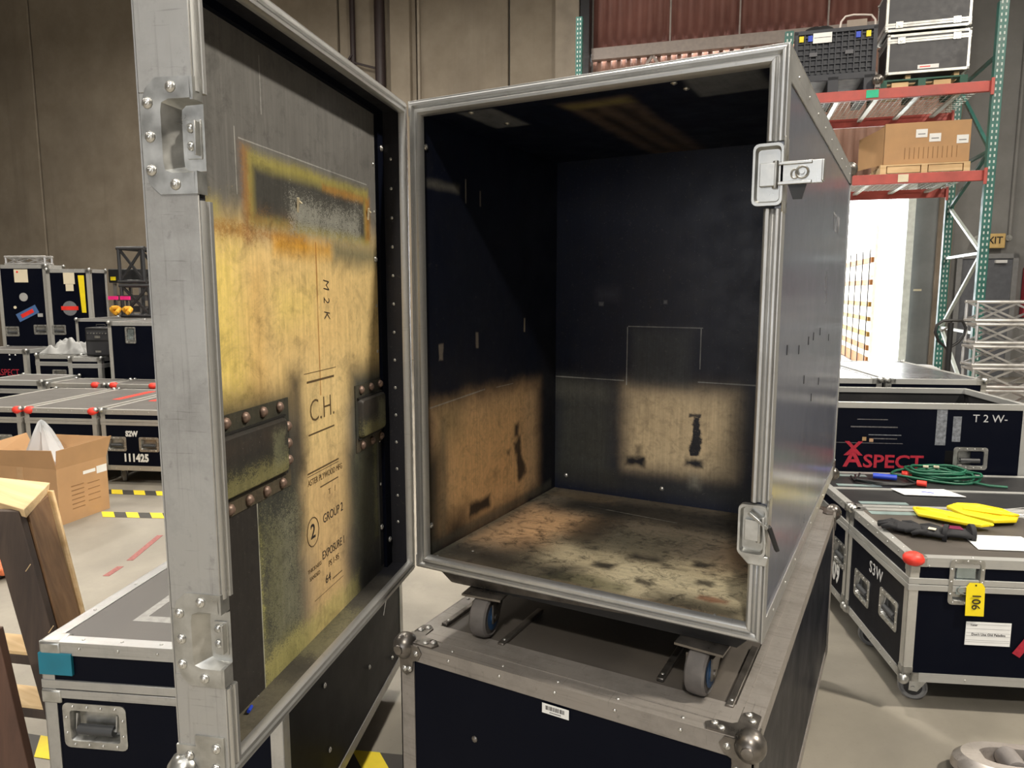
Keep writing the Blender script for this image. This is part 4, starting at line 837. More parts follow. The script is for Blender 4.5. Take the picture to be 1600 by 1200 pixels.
for k in range(3): m.tube([r3(.17 + .02 * k, 1.10, .586 + .007 * k), r3(.16, 1.02 - .015 * k, .586 + .006 * k), r3(.24, .95, .587 + .005 * k), r3(.36, .95 + .01 * k, .586), r3(.43, .98, .586), r3(.42, 1.03 + .02 * k, .588)], .0052, 6)
lc = m.build('instrument_lead', BLACK, None, smooth=True); tag(lc, 'black lead with a blue connector lying left of the green cable', 'cable')
MB().cyl(r3(.27, 1.09, .594), r3(.37, 1.06, .594), .014, 12).build('connector', BLUE, lc)
pp = MB().hexa([r3(.30, .80, .5805), r3(.56, .79, .5805), r3(.52, .91, .5805), r3(.28, .90, .5805), r3(.30, .80, .583), r3(.56, .79, .583), r3(.52, .91, .583), r3(.28, .90, .583)]).build('paper_card', PAPER, None); tag(pp, 'white card with a blue mark at the front edge of the S2W 11409 case', 'paper')
MB().box(tuple(Vector(r3(.42, .845, .5833)) - Vector((.025, .006, 0))), tuple(Vector(r3(.42, .845, .5833)) + Vector((.025, .006, .0006)))).build('blue_mark', BLUE, pp)
pz = MB().hexa([r3(.27, .10, .5785), r3(.50, .10, .5785), r3(.50, .26, .5785), r3(.29, .26, .5785), r3(.27, .10, .580), r3(.50, .10, .580), r3(.50, .26, .580), r3(.29, .26, .580)]).build('paper_sheet', PAPER, None); tag(pz, 'blank white sheet on the front edge of the S3W case beside the gloves', 'paper')
def blob(name, pts, rad, mat, label, cat, flat=.5, n=9, parent=None):
    m = MB(); m.tube(pts, rad, n); z0 = min(p[2] for p in pts)
    m.v = [(x, y, z0 + (z - z0) * flat) for x, y, z in m.v]
    o = m.build(name, mat, parent, smooth=True)
    if cat: tag(o, label, cat)
    return o
# yellow gloves: folded flat pairs
def poly_slab(pts, z, h, mat, name, parent=None, bevel=.004):
    m = MB(); m.rings([[r3(u, v, z + (w_ if len(p) > 2 else 0)) for p in pts for u, v, w_ in [(p[0], p[1], p[2] if len(p) > 2 else 0)]], [r3(p[0], p[1], z + h + (p[2] if len(p) > 2 else 0)) for p in pts]])
    return m.build(name, mat, parent, bevel=bevel)
yg = poly_slab([(.215, .46), (.25, .42, .004), (.33, .33, .01), (.38, .30, .012), (.44, .33, .008), (.38, .40, .012), (.34, .46, .014), (.285, .53, .008), (.235, .56)], .584, .014, YEL, 'work_glove'); tag(yg, 'yellow gloves, folded pair with orange cuff nearest the black gloves', 'gloves')
yh = poly_slab([(.38, .44, .006), (.46, .37, .004), (.56, .40), (.60, .46), (.575, .53, .006), (.50, .58, .01), (.42, .58, .012), (.36, .54, .008)], .588, .016, YEL, 'work_glove'); tag(yh, 'yellow gloves, folded pair lying farther right on the S3W lid', 'gloves')
for o_, ps in ((yg, [(.30, .40, .012), (.36, .34, .014), (.38, .38, .014), (.33, .44, .014)]), (yh, [(.40, .49, .014), (.52, .43, .012), (.54, .46, .012), (.42, .53, .014)])): poly_slab([(a, b, c * .2) for a, b, c in ps], o_ is yg and .602 or .607, .006, plain('deeper yellow fold', (.85, .55, .01), .6), 'fold', o_, .002)
def flat_finger(pts, r, h, par):
    m = MB(); m.tube([r3(*p) for p in pts], [r * .8] + [r] * (len(pts) - 2) + [r * .6], 8); m.v = [(x, y, h + (z - h) * .55) for x, y, z in m.v]; m.build('finger', YEL, par, smooth=True)
for k in range(4): flat_finger([(.24 + .03 * k, .53 - .035 * k, .604), (.31 + .03 * k, .45 - .035 * k, .608), (.37 + .02 * k, .40 - .028 * k, .606)], .013, .598, yg)
for k in range(4): flat_finger([(.40 + .035 * k, .565 - .035 * k, .612), (.47 + .03 * k, .545 - .035 * k, .616), (.545 + .014 * k, .535 - .032 * k, .611)], .013, .606, yh)
m = MB()
for k in range(9): m.tube([r3(.58, .45 + .012 * k, .60), r3(.66 + .01 * k, .43 + .02 * k, .595 + .004 * (k % 3)), r3(.78, .40 + .03 * k, .583)], .0012, 4)
st = m.build('plastic_straps', plain('clear plastic straps', (.6, .6, .58), .2), None, kind='stuff'); tag(st, 'thin clear plastic straps trailing right of the yellow gloves', 'straps')
# black gloves
GL = plain('black knit glove', (.015, .015, .017), .8); GP = plain('magenta glove stitching', (.30, .03, .10), .7)
def glove(base, ang, label, cuff_hole=True):
    t = thing('work_glove', label, 'glove', r3(base[0], base[1], .579), AN + ang)
    m = MB(); m.rings([[(x, w_ * math.cos(a * PI / 8), .018 + .016 * math.sin(a * PI / 8)) for a in range(16)] for x, w_ in ((0, .038), (.05, .036), (.075, .034), (.11, .042), (.15, .045), (.17, .040))], True, True); m.build('palm', GL, t, smooth=True)
    for i, (y, L, b) in enumerate(((-.032, .055, -.12), (-.011, .072, -.04), (.011, .068, .04), (.031, .05, .15))): MB().tube([(.16, y, .018), (.16 + L * .5, y + b * L * .5, .024), (.16 + L, y + b * L, .014)], [.0115, .011, .008], 8).build('finger', GL, t, smooth=True)
    MB().tube([(.10, -.035, .018), (.125, -.06, .02), (.155, -.068, .014)], [.013, .012, .009], 8).build('thumb', GL, t, smooth=True)
    MB().lathe([(.034, 0), (.036, -.002), (.036, .012), (.034, .014)], (-.006, 0, .020), (1, 0, 0), 14).build('cuff', GL, t)
    return t
g1 = glove((.205, .205), PI - .55, 'black work glove with fingers pointing left beside the red taped corner')
MB().box((.03, .005, .034), (.055, .03, .036)).build('patch', CREAM, g1)
g2 = glove((.30, .215), PI - .15, 'black work glove with magenta stripes tucked under the first black glove')
for k in range(3): MB().bar((.03, -.02 + .014 * k, .036), (.09, -.026 + .014 * k, .036), .004, .003).build('stripe', GP, g2)
g2.location.z = .5795

# --- tip of a worn pallet jack fork at the lower right
fk = thing('pallet_jack', 'silver scratched pallet jack fork tip with grey load rollers, bottom right corner', 'pallet jack', (1.375, 1.145, 0), R(18))
SIL = aluminium('scraped silver fork', 0, (.62, .57, .53), (.16, .12, .10), 1.0, .4, .7)
def oval(w, h, z, n=28, s=.0, x1=1.4):   # rounded tip at the left, straight sides running right
    out = []
    for i in range(n + 1):
        a = PI / 2 + PI * i / n; out.append((w * math.cos(a), h * math.sin(a), z))
    return out + [(x1, -h, z), (x1, h, z)]
m = MB(); m.rings([oval(.13, .075, .010), oval(.155, .088, .035), oval(.15, .086, .062), oval(.128, .074, .080)], True, False)
holes = []
m2 = [(x, y, .080) for x, y, z in oval(.128, .074, .08)]
inner = [(max(-.070, x * .62) if i <= 28 else .42, y * .62, .080) for i, (x, y, z) in enumerate(m2)]
deep = [(x, y, .03) for x, y, z in inner]
m.rings([m2, inner, deep], False, True)
m.build('fork', SIL, fk)
RG = plain('grey polyurethane roller', (.22, .20, .19), .6, 0, .12, 40)
for x in (-.005, .085): MB().cyl((x + .02, -.040, .058), (x + .02, .040, .058), .033, 20).build('load_roller', RG, fk)
MB().box((.135, -.044, .05), (.15, .044, .076)).build('cross_bar', SIL, fk)
MB().cyl((.11, -.05, .05), (.11, .05, .05), .03, 14).build('load_roller', RG, fk) if False else None
MB().box((-.10, -.03, .0), (.05, .03, .011)).build('skid', SIL, fk)

# ------------------------------------------------------------------ left background: rows of cases (row frame: u along the row, v away)
RA = R(22); e1 = Vector((math.cos(RA), math.sin(RA))); e2 = Vector((-math.sin(RA), math.cos(RA)))
def q22(u, v, z=0): p = Vector((CAM.x, CAM.y)) + e1 * u + e2 * v; return (p.x, p.y, z)
GREYED = (aluminium('dull row edging', 0, (.50, .48, .44), (.25, .23, .2), .5, .4, .6), aluminium('dull row edging y', 1, (.50, .48, .44), (.25, .23, .2), .5, .4, .6), aluminium('dull row edging z', 2, (.50, .48, .44), (.25, .23, .2), .5, .4, .6))
def redcorner(t, x, y, z, s=1): return MB().sphere((x, y, z), .04, 10, 6, (1.1, .9, .8)).build('red_tape', RED_TAPE, t)
RG1 = 'silver edged cases lined up left of the open door'
A1 = flight_case('black case stencilled S2W 111425, front row beside the open door edge', q22(-3.81, 5.07), RA, .60, 1.12, .12, .59, .495, (('front', .115, .325), ('front', .385, .325)), (), RG1, top=LAM_TOP, alu=GREYED, ex=.035)
put_text(A1, 'front', .6, 1, .245, .405, 'S2W', .058, WHITE, sx=.85, bold=.003); put_text(A1, 'front', .6, 1, .27, .215, '111425', .082, WHITE, sx=.80, bold=.0045, spacing=1.08)
MB().box((.10, .45, .5905), (.16, .95, .592)).build('red_tape', RED_TAPE, A1)
A2 = flight_case('silver edged case behind the cardboard box with red tape on both front corners', q22(-4.45, 5.07), RA, .60, 1.12, .12, .59, .495, (('front', .3, .32),), (), RG1, top=LAM_TOP, alu=GREYED, ex=.035)
redcorner(A2, .03, .01, .575); redcorner(A2, .57, .01, .575); MB().box((.38, .5, .5905), (.45, 1.0, .592)).build('red_tape', RED_TAPE, A2)
A3c = flight_case('front row case cut by the left frame edge, beside the red taped case', q22(-5.09, 5.07), RA, .60, 1.12, .12, .59, .495, (('front', .43, .32),), (), RG1, top=LAM_TOP, alu=GREYED, ex=.035)
redcorner(A3c, .57, .01, .575)
B1 = flight_case('second row case behind the S2W 111425 case, red tape on its near corner', q22(-4.62, 6.28), RA, .60, .40, .12, .62, .54, (), (), RG1, top=LAM_TOP, alu=GREYED, ex=.035, rivets=False)
redcorner(B1, .05, .01, .61); redcorner(B1, .45, .01, .61)
B2 = flight_case('second row case behind the red taped case, just in front of the small silver case', q22(-5.26, 6.28), RA, .60, .40, .12, .62, .54, (), (), RG1, top=LAM_TOP, alu=GREYED, ex=.035, rivets=False)
redcorner(B2, .5, .01, .61)
B3 = flight_case('second row case at the left frame edge, its lid bright with edging', q22(-5.95, 6.28), RA, .64, .52, .12, .64, .54, (), (), RG1, top=LAM_TOP, alu=SILV, ex=.045, rivets=False)
SM = flight_case('small silver edged case standing under the black amplifier', q22(-5.46, 6.84), R(24), .36, .46, .12, .815, .73, (('front', .24, .55),), (('right', .2, .70),), None, top=LAM_TOP, alu=SILV, ex=.04)
SM2 = flight_case('silver edged case under the grey folded cloth', q22(-6.05, 7.10), RA, .54, .34, .12, .82, .72, (('front', .27, .6),), (), None, top=LAM_TOP, alu=SILV, ex=.045)
RC = flight_case('black case with worn red lettering at the left frame edge', q22(-6.86, 7.15), RA, .66, .5, .12, .86, None, (), (), None, top=LAM_TOP, alu=SILV, ex=.04)
put_text(RC, 'front', .66, .5, .42, .61, 'ASPECT', .10, REDLOGO, sx=.8)
for u, z in ((.45, .80), (.52, .80), (.45, .75)): MB().box((u, -.002, z), (u + .016, -.0005, z + .016)).build('white_dot', PAPER, RC)
DK = flight_case('tall black case with a single latch plate, right against the door edge', q22(-4.9, 6.72), RA, .75, .6, .12, 1.19, None, (), (('front', .24, 1.06),), None, top=LAM_TOP, alu=SILV, ex=.035)
AM = thing('amplifier', 'small black amplifier head standing on the small silver case', 'amplifier', q22(-5.32, 6.93, .823), R(24))
MB().box((0, 0, 0), (.28, .24, .30)).build('cabinet', BLACK, AM, bevel=.012); DKG = plain('dark grille', (.03, .03, .033), .8)
MB().box((.02, -.004, .02), (.26, .001, .15)).build('grille', DKG, AM); MB().box((.02, -.004, .17), (.26, .001, .27)).build('control_panel', DKG, AM)
for k in range(7): MB().cyl((.04 + .033 * k, -.003, .24), (.04 + .033 * k, -.014, .24), .007, 8).build('knob', ZINC, AM)
MB().box((.11, -.008, .19), (.17, -.003, .215)).build('badge', ZINC, AM); MB().box((.11, -.008, .04), (.17, -.003, .06)).build('badge', ZINC, AM)
for x in (.10, .18): MB().tube([(x - .05, .12, .30), (x - .05, .12, .325), (x + .05, .12, .325), (x + .05, .12, .30)], .006, 6).build('handle', BLACK, AM) if x < .15 else None
# folded cloth
cl = MB()
def drape(u, v):
    x = -6.03 + .50 * u; y = 7.11 + .31 * v; e = min(1, 6 * min(u, 1 - u)) * min(1, 5 * min(v, 1 - v))
    h = .06 + .030 * math.sin(9 * u + 7 * v) + .028 * math.sin(19 * v - 6 * u + 1) + .018 * math.sin(25 * u + 14 * v) + .05 * u + .02 * v
    return q22(x + .02 * math.sin(13 * v), y + .015 * math.sin(15 * u), .827 + h * e ** .6)
cl.grid(drape, 46, 30)
tag(cl.build('folded_cloth', GREYFAB, None, smooth=True, kind=None), 'pale grey cloth bundle slumped on the silver case beside the amplifier', 'cloth')
# two tall cases
def tallcase(label, u, v, w, z1, hs):
    return flight_case(label, q22(u, v), R(28), w, .34, .12, z1, None, hs, (), 'tall black cases by the far wall', top=LAM_TOP, alu=SILV, ex=.04)
TA = tallcase('tall black case with blue and red sticker, leftmost of two', -6.96, 7.70, .575, 1.80, (('front', .12, 1.03), ('front', .46, 1.05)))
TB = tallcase('tall black case with round grey sticker and yellow strip', -6.355, 7.72, .505, 1.75, (('front', .10, 1.05),))
MB().box((.20, -.006, 1.60), (.36, -.003, 1.75)).build('paper_tag', CREAM, TA); MB().cyl((.24, -.006, 1.72), (.24, -.008, 1.72), .012, 8).build('red_dot', RED, TA)
MB().cyl((.29, -.003, 1.43), (.29, -.006, 1.43), .05, 16).build('sticker', GREYFAB, TA)
m = MB().box((-.13, -.002, -.05), (.13, .001, .05)); st1 = m.build('sticker', plain('blue sticker', (.06, .13, .30), .6), TA); st1.location = (.32, -.004, 1.24); st1.rotation_euler = (0, -.45, 0)
m = MB().box((-.08, -.004, -.022), (.08, -.0025, .022)); m.build('sticker_band', RED, st1)
MB().cyl((.18, -.003, 1.31), (.18, -.006, 1.31), .018, 10).build('sticker', CREAM, TA); MB().box((.44, -.006, 1.20), (.50, -.003, 1.24)).build('sticker', GREYFAB, TA)
MB().box((.20, -.006, 1.58), (.33, -.003, 1.71)).box((.22, -.006, 1.50), (.31, -.003, 1.578)).build('paper_tag', CREAM, TB)
MB().hexa([(.39, -.006, 1.25), (.44, -.006, 1.25), (.44, -.003, 1.25), (.39, -.003, 1.25), (.37, -.006, 1.68), (.44, -.006, 1.68), (.44, -.003, 1.68), (.37, -.003, 1.68)]).build('yellow_strip', YEL, TB)
MB().cyl((.25, -.003, 1.30), (.25, -.006, 1.30), .085, 20).build('sticker', plain('grey round sticker', (.16, .16, .17), .6), TB); MB().box((.15, -.008, 1.28), (.35, -.006, 1.325)).build('sticker_band', RED, TB)
def truss(label, loc, rz, L, s, mat, group=None, nseg=2, tilt=None, r=.022, name='truss_section', endframes=True):
    t = thing(name, label, 'truss', loc, rz, group)
    for y in (0, s):
        for z in (r, s - r): MB().cyl((0, y, z), (L, y, z), r, 8).build('chord', mat, t)
    n = nseg
    for i in range(n):
        x0, x1 = L * i / n + r, L * (i + 1) / n - r
        for y in (0, s): MB().bar((x0, y, r), (x1, y, s - r), r * 1.1).build('brace', mat, t); MB().bar((x0, y + .001, s - r), (x1, y + .001, r), r * 1.1).build('brace', mat, t)
        MB().bar((x0, 0, s - r), (x1, s, s - r), r).build('brace', mat, t)
    if endframes:
        for x in (r, L - r):
            for y in (0, s): MB().cyl((x, y, r), (x, y, s - r), r * .9, 8).build('upright', mat, t)
            for z in (r, s - r): MB().cyl((x, 0, z), (x, s, z), r * .9, 8).build('end_rung', mat, t)
    return t
ALT = plain('silver truss tube', (.55, .54, .53), .35, .7, .15, 8)
truss('short silver truss lying on the leftmost tall case', q22(-6.98, 7.85, 1.803), RA, .53, .11, ALT, r=.014, nseg=2)
# black equipment stack on a cart next to the tall cases
CT = flight_case('low black case under the stacked black lighting frames', q22(-5.835, 7.47), RA, 1.2, .72, .12, 1.19, None, (), (), None, top=LAM_TOP, alu=SILV, ex=.03)
DKM = plain('black painted truss', (.03, .03, .032), .45, .2); 
truss('black square lighting frame standing on the low black case', q22(-5.45, 7.72, 1.197), RA, .38, .385, DKM, nseg=1, r=.022, name='lighting_frame', endframes=True)
truss('upper black lighting frame balanced on the lower one', q22(-5.47, 7.74, 1.585), R(22), .34, .42, DKM, nseg=1, r=.022, name='lighting_frame')
for z, y in ((1.183 + .385, 7.715), (1.2, 7.715), (1.60, 7.735), (1.99, 7.735)):
    MB().bar(q22(-5.46, y - .02, z), q22(-5.09, y - .02, z), .02, .02).build('frame_rail', ALT, None) if False else None
bb = MB().box((0, 0, 0), (.42, .4, .17)).build('amplifier', BLACK, None, bevel=.01); bb.location = q22(-6.03, 8.34, 1.60); bb.rotation_euler = (0, 0, RA); tag(bb, 'flat black unit with a yellow tag behind the lighting frames', 'equipment')
MB().box((.03, -.004, .03), (.10, -.001, .075)).build('yellow_tag', YEL, bb)
sb = thing('equipment_rack', 'grey open equipment rack holding up the flat black unit', 'rack', q22(-5.99, 8.36, 0), RA)
for x in (0, .34):
    for y in (0, .3): MB().box((x, y, 0), (x + .03, y + .03, 1.595)).build('upright', plain('dull grey upright', (.16, .15, .14), .5), sb)
for z in (.3, .6, .9, 1.24, 1.38): MB().box((.03, .02, z), (.34, .3, z + .07)).build('unit', plain('dark rack unit', (.05, .045, .045), .6), sb)
for i, (u, v, z, s_) in enumerate(((-5.42, 7.58, 1.193, .55), (-5.26, 7.56, 1.193, .45))):
    t = thing('strap_bundle', ('orange strap bundle lying between the rack and the lighting frame', 'orange strap bundle in front of the lower lighting frame')[i], 'strap', q22(u, v, z), RA)
    MB().tube([(.07 * s_ * math.cos(a * PI / 6), 0.02 * math.sin(a * PI / 3), .09 + .06 * s_ * math.sin(a * PI / 6)) for a in range(12)], .026, 8, True).build('strap', plain('orange webbing', (.75, .36, .02), .7), t)
    MB().box((-.05, -.045, .21), (.06, -.02, .25)).build('pink_tape', PINK, t)
    MB().cyl((0, 0, .14), (0, 0, .22), .012, 8).build('stem', BLACK, t)

# --- cardboard box with plastic bag
BX = thing('cardboard_box', 'open brown cardboard box on the floor with printed markings', 'box', (-3.673, 1.138, 0), R(14))
w_, d_, h_ = .62, .40, .37
m = MB(); 
MB().box((-w_, 0, 0), (0, d_, .005)).build('base', CARD, BX)
for p, q2 in (((-w_, 0, .005), (0, .005, h_)), ((-w_, d_ - .005, .005), (0, d_, h_)), ((-w_, .005, .005), (-w_ + .005, d_ - .005, h_)), ((-.005, .005, .005), (0, d_ - .005, h_))): MB().box(p, q2).build('side_panel', CARD, BX)
def flap(pts, nm='flap'): MB().hexa(pts).build(nm, CARD, BX)
flap([(-w_, 0, h_), (0, 0, h_), (0, .005, h_), (-w_, .005, h_), (-w_ - .01, -.02, h_ + .10), (.0, -.03, h_ + .13), (.0, -.025, h_ + .13), (-w_ - .01, -.015, h_ + .10)])
flap([(-w_, d_ - .005, h_), (0, d_ - .005, h_), (0, d_, h_), (-w_, d_, h_), (-w_, d_ + .03, h_ + .12), (0, d_ + .04, h_ + .13), (0, d_ + .045, h_ + .13), (-w_, d_ + .035, h_ + .12)])
flap([(-.005, 0, h_), (0, 0, h_), (0, d_, h_), (-.005, d_, h_), (.02, -.01, h_ + .125), (.025, -.01, h_ + .125), (.025, d_ + .03, h_ + .14), (.02, d_ + .03, h_ + .14)])
flap([(-w_, 0, h_), (-w_ + .005, 0, h_), (-w_ + .005, d_, h_), (-w_, d_, h_), (-w_ - .06, 0, h_ + .10), (-w_ - .055, 0, h_ + .10), (-w_ - .055, d_, h_ + .13), (-w_ - .06, d_, h_ + .13)])
PTM = plain('glossy packing tape', (.50, .31, .16), .2)
MB().box((-.004, -.0012, .02), (.0, 0, .36)).build('packing_tape', PTM, BX); MB().box((-.32, -.0015, .0), (-.27, -.0002, .37)).build('packing_tape', PTM, BX)
for y, z, h in ((.25, .29, .022), (.36, .27, .05)): MB().box((.0003, y - .05, z), (.0015, y + .05 if y < .3 else .395, z + h)).build('white_label', PAPER, BX)
for k in range(6): MB().box((.0003, .10 + .0, .08 + .03 * k), (.0011, .20, .086 + .03 * k)).build('printed_line', CARD_D, BX)
for k in range(4): MB().box((.0003, .23, .10 + .04 * k), (.0011, .33, .105 + .04 * k)).build('printed_line', CARD_D, BX)
pb = MB(); rnd = random.Random(9)
prof = [(.0, .115), (.08, .125), (.15, .12), (.22, .10), (.30, .075), (.37, .045), (.42, .02), (.435, .004)]
pb.rings([[(-.30 + r * (1.5 if h < .2 else 1) * math.cos(2 * PI * i / 18) * (1 + .22 * math.sin(i * 2.3 + h * 9)) + (.10 * (1 - h / .43) if math.cos(2 * PI * i / 18) > 0 else 0), .19 + r * .95 * math.sin(2 * PI * i / 18) * (1 + .2 * math.sin(i * 1.7)), .20 + h + .015 * math.sin(i * 3.1 + h * 20)) for i in range(18)] for h, r in prof])
n = NT('translucent plastic film'); n.b.inputs['Transmission Weight'].default_value = .35; n.b.inputs['Alpha'].default_value = .8
FILM = n.done((.80, .82, .84, 1), .3)
o = pb.build('plastic_bag', FILM, None); o.location = BX.location; o.rotation_euler = BX.rotation_euler; tag(o, 'clear crumpled plastic bag peaking out of the cardboard box', 'bag')

# --- wood pallet standing on edge
PA = thing('wood_pallet', 'wooden pallet standing upright on edge, dark stringers with pale sawn edges', 'pallet', (-1.1, -.3, 0))
def ph(pts, mt, nm, mb=None):
    m = MB(); m.hexa([(x + 1.1, y + .3, z) for x, y, z in pts]); return m.build(nm, mt, PA, bevel=.002)
fb = [(-.899, -.314, .0), (-.97, -.353, .0)]; 
def stringer(p_tl, p_tr, p_bl, p_br, back, mt, nm):
    b = Vector(back); P = [Vector(p) for p in (p_bl, p_br, p_tr, p_tl)]
    return ph([P[0], P[1], P[1] + b, P[0] + b, P[3], P[2], P[2] + b, P[3] + b], mt, nm)
stringer((-1.243, -.364, .877), (-1.161, -.320, .877), (-.94, -.352, .0), (-.868, -.313, .0), (-.012, .022, 0), DARKW, 'stringer')
stringer((-1.172, -.300, .868), (-1.161, -.319, .868), (-.880, -.295, .0), (-.866, -.312, .0), (-.004, .004, 0), BAREW, 'sawn_edge')
stringer((-1.178, -.296, .868), (-1.170, -.290, .868), (-.892, -.292, .0), (-.884, -.286, .0), (-.115, .118, 0), BROWNW, 'deck_board')
stringer((-1.302, -.166, .88), (-1.286, -.158, .88), (-1.010, -.174, .0), (-.994, -.165, .0), (-.004, .008, 0), BAREW, 'stringer')
ph([(-1.523, -.32, .868), (-1.135, -.307 - .006, .860), (-1.309, -.158, .872), (-1.6, -.22, .870), (-1.523, -.33, .900), (-1.137, -.318, .886), (-1.309, -.150, .902), (-1.6, -.21, .902)], BAREW, 'end_board')
for z, y in ((.445, 0), (.287, -.012)):
    m = ph([(-1.50, -.44 + y, z - .03), (-1.08, -.30 + y, z - .03), (-1.14, -.22 + y, z - .03), (-1.56, -.36 + y, z - .03), (-1.50, -.44 + y, z - .002), (-1.08, -.30 + y, z - .002), (-1.14, -.22 + y, z - .002), (-1.56, -.36 + y, z - .002)], DARKW, 'slat')
    ph([(-1.498, -.438 + y, z - .0019), (-1.082, -.299 + y, z - .0019), (-1.141, -.222 + y, z - .0019), (-1.558, -.362 + y, z - .0019), (-1.498, -.438 + y, z + .010), (-1.082, -.299 + y, z + .010), (-1.141, -.222 + y, z + .010), (-1.558, -.362 + y, z + .010)], BAREW, 'sawn_face')
stringer((-.972, -.545, .66), (-.918, -.512, .66), (-.85, -.545, .0), (-.772, -.500, .0), (-.012, .022, 0), wood('reddish dark pallet wood', (.06, .03, .02, 1), (.11, .055, .035, 1), 2), 'stringer')
for x, y, z in ((-1.03, -.335, .55), (-1.1, -.345, .72)): MB().bar((x + 1.1, y + .3, z), (x + 1.112, y + .308, z + .02), .002).build('splinter', BAREW, PA)
ob = thing('hand_truck', 'orange hand truck foot resting on the floor at the left frame edge', 'hand truck', (-3.05, .46, 0), R(20))
MB().box((-.25, 0, .03), (.05, .3, .07)).build('toe_plate', plain('red orange steel', (.55, .14, .05), .5), ob, bevel=.01); MB().cyl((-.02, .02, .035), (-.02, .08, .035), .035, 14).build('wheel', BLACK, ob); MB().cyl((-.02, .2, .035), (-.02, .26, .035), .035, 14).build('wheel', BLACK, ob)

# ------------------------------------------------------------------ pallet rack
RK = thing('pallet_rack', 'tall pallet rack with green posts and orange-red beams by the right wall', 'rack', (CAM.x, CAM.y, 0), BANG)
def post(a, b, ztop):
    m = MB().box((a - .045, b - .04, 0), (a + .045, b + .04, ztop)); o = m.build('post', RACKGREEN, RK, bevel=.004)
    h = MB()
    for k in range(int(ztop / .06)):
        z = .05 + k * .06; h.box((a - .026, b - .0415, z), (a - .012, b - .0401, z + .028)).box((a + .012, b - .0415, z), (a + .026, b - .0401, z + .028))
    h.build('post_holes', plain('post hole', (.5, .55, .52), .6), o, kind='stuff'); MB().box((a - .07, b - .07, 0), (a + .07, b + .07, .01)).build('foot_plate', RACKGREEN, o)
for a, b, zt in ((2.52, 8.8, 4.40), (2.52, 10.2, 4.35), (.50, 8.8, 4.30), (.50, 10.2, 4.30), (-2.12, 10.2, 5.2), (-2.12, 8.8, 3.2)): post(a, b, zt)
def brace(a, z0, z1): MB().bar((a, 8.84, z0), (a, 10.16, z1), .035, .03).build('brace', RACKPALE if z0 < 2.6 and z1 < 2.7 else RACKGREEN, RK)  # lower braces coloured pale in place of backlight, upper ones stay green
for z0, z1 in ((.25, .25), (.25, 1.05), (1.05, 1.05), (1.9, 1.05), (1.9, 1.9), (1.9, 2.5), (2.95, 2.5), (2.95, 2.95), (2.95, 3.9), (3.9, 3.9)): brace(2.52, z0, z1)
for z0, z1 in ((.25, 1.2), (2.2, 1.2), (2.2, 3.2), (4.0, 3.2)): brace(.50, z0, z1)
def beam(z, b, h=.105): 
    o = MB().box((.545, b - .025, z), (2.475, b + .025, z + h)).build('beam', RACKRED, RK, bevel=.004)
    for a in (.535, 2.457): MB().box((a, b - .06, z - .04), (a + .028, b - .04, z + h + .02)).build('beam_hook', RACKRED, o)
for z in (3.53, 2.64):
    beam(z, 8.80); beam(z, 10.2)
    for k in range(5): MB().box((.62 + .40 * k, 8.83, z + .055), (.67 + .40 * k, 10.17, z + .08)).build('deck_channel', RACKPALE, RK)
    m = MB()
    for k in range(36): m.box((.56 + .0545 * k, 8.80, z + .106), (.5645 + .0545 * k, 10.2, z + .1105))
    for k in range(14): m.box((.55, 8.85 + .1 * k, z + .1106), (2.47, 8.8545 + .1 * k, z + .115))
    m.build('wire_deck', RACKPALE, RK, kind='stuff')
MB().box((1.30, 8.768, 3.545), (1.42, 8.7748, 3.625)).build('green_label', plain('green tape label', (.02, .45, .25), .6), RK)
MB().box((1.66, 8.768, 2.655), (1.76, 8.7748, 2.735)).build('cream_label', CREAM, RK)
def ra(a, b, z): p = rm(a, b, z); return (p.x, p.y, z)
# folding bulk bin
BN = thing('bulk_container', 'black slatted plastic bulk container on the top rack level', 'container', ra(.56, 8.86, 3.646), BANG)
PL = plain('dark blue black plastic', (.022, .024, .032), .5)
for x in (0, .36, .72): MB().box((x, 0, 0), (x + .11, .9, .17)).build('skid_foot', PL, BN, bevel=.004)
MB().box((0, 0, .13), (.83, .9, .20)).build('base', PL, BN, bevel=.004)
MB().box((.02, .03, .20), (.81, .05, .64)).build('front_wall', PL, BN); MB().box((.02, .85, .20), (.81, .87, .64)).build('back_wall', PL, BN); MB().box((.02, .05, .20), (.04, .85, .64)).build('side_wall', PL, BN); MB().box((.79, .05, .20), (.81, .85, .64)).build('side_wall', PL, BN)
for x in (0, .79): MB().box((x, 0, .20), (x + .04, .04, .66)).build('corner_post', PL, BN)
MB().box((0, 0, .63), (.83, .05, .67)).build('top_rail', PL, BN)
for k in range(1, 12): MB().box((.04 + .063 * k, .008, .21), (.052 + .063 * k, .03, .63)).build('rib', PL, BN)
for k in range(7): MB().box((.04, .012, .245 + .058 * k), (.79, .028, .255 + .058 * k)).build('rib', PL, BN)
for x, c in ((.05, YEL), (.14, BLUE), (.62, BLUE), (.72, YEL)): MB().box((x, -.002, .555), (x + .045, .007, .615)).build('catch', c, BN)
MB().box((.19, -.004, .53), (.38, .006, .635)).build('paper_label', PAPER, BN); MB().box((.20, -.0055, .585), (.37, -.004, .589)).build('label_line', INK, BN)
for x in (.16, .52): MB().box((x, -.003, .395), (x + .08, .008, .435)).build('hinge', plain('grey latch plastic', (.09, .09, .10), .5), BN)
m = MB().sphere((.0, 0, 0), .2, 14, 8, (1.05, .8, .62)); rnd = random.Random(2); m.v = [(x + rnd.uniform(-.015, .015), y, z + rnd.uniform(-.012, .012)) for x, y, z in m.v]
o = m.build('duffel_bag', BLACK, None); o.location = ra(.84, 9.2, 4.33); tag(o, 'black duffel bag heaped on top of the bulk container', 'bag')
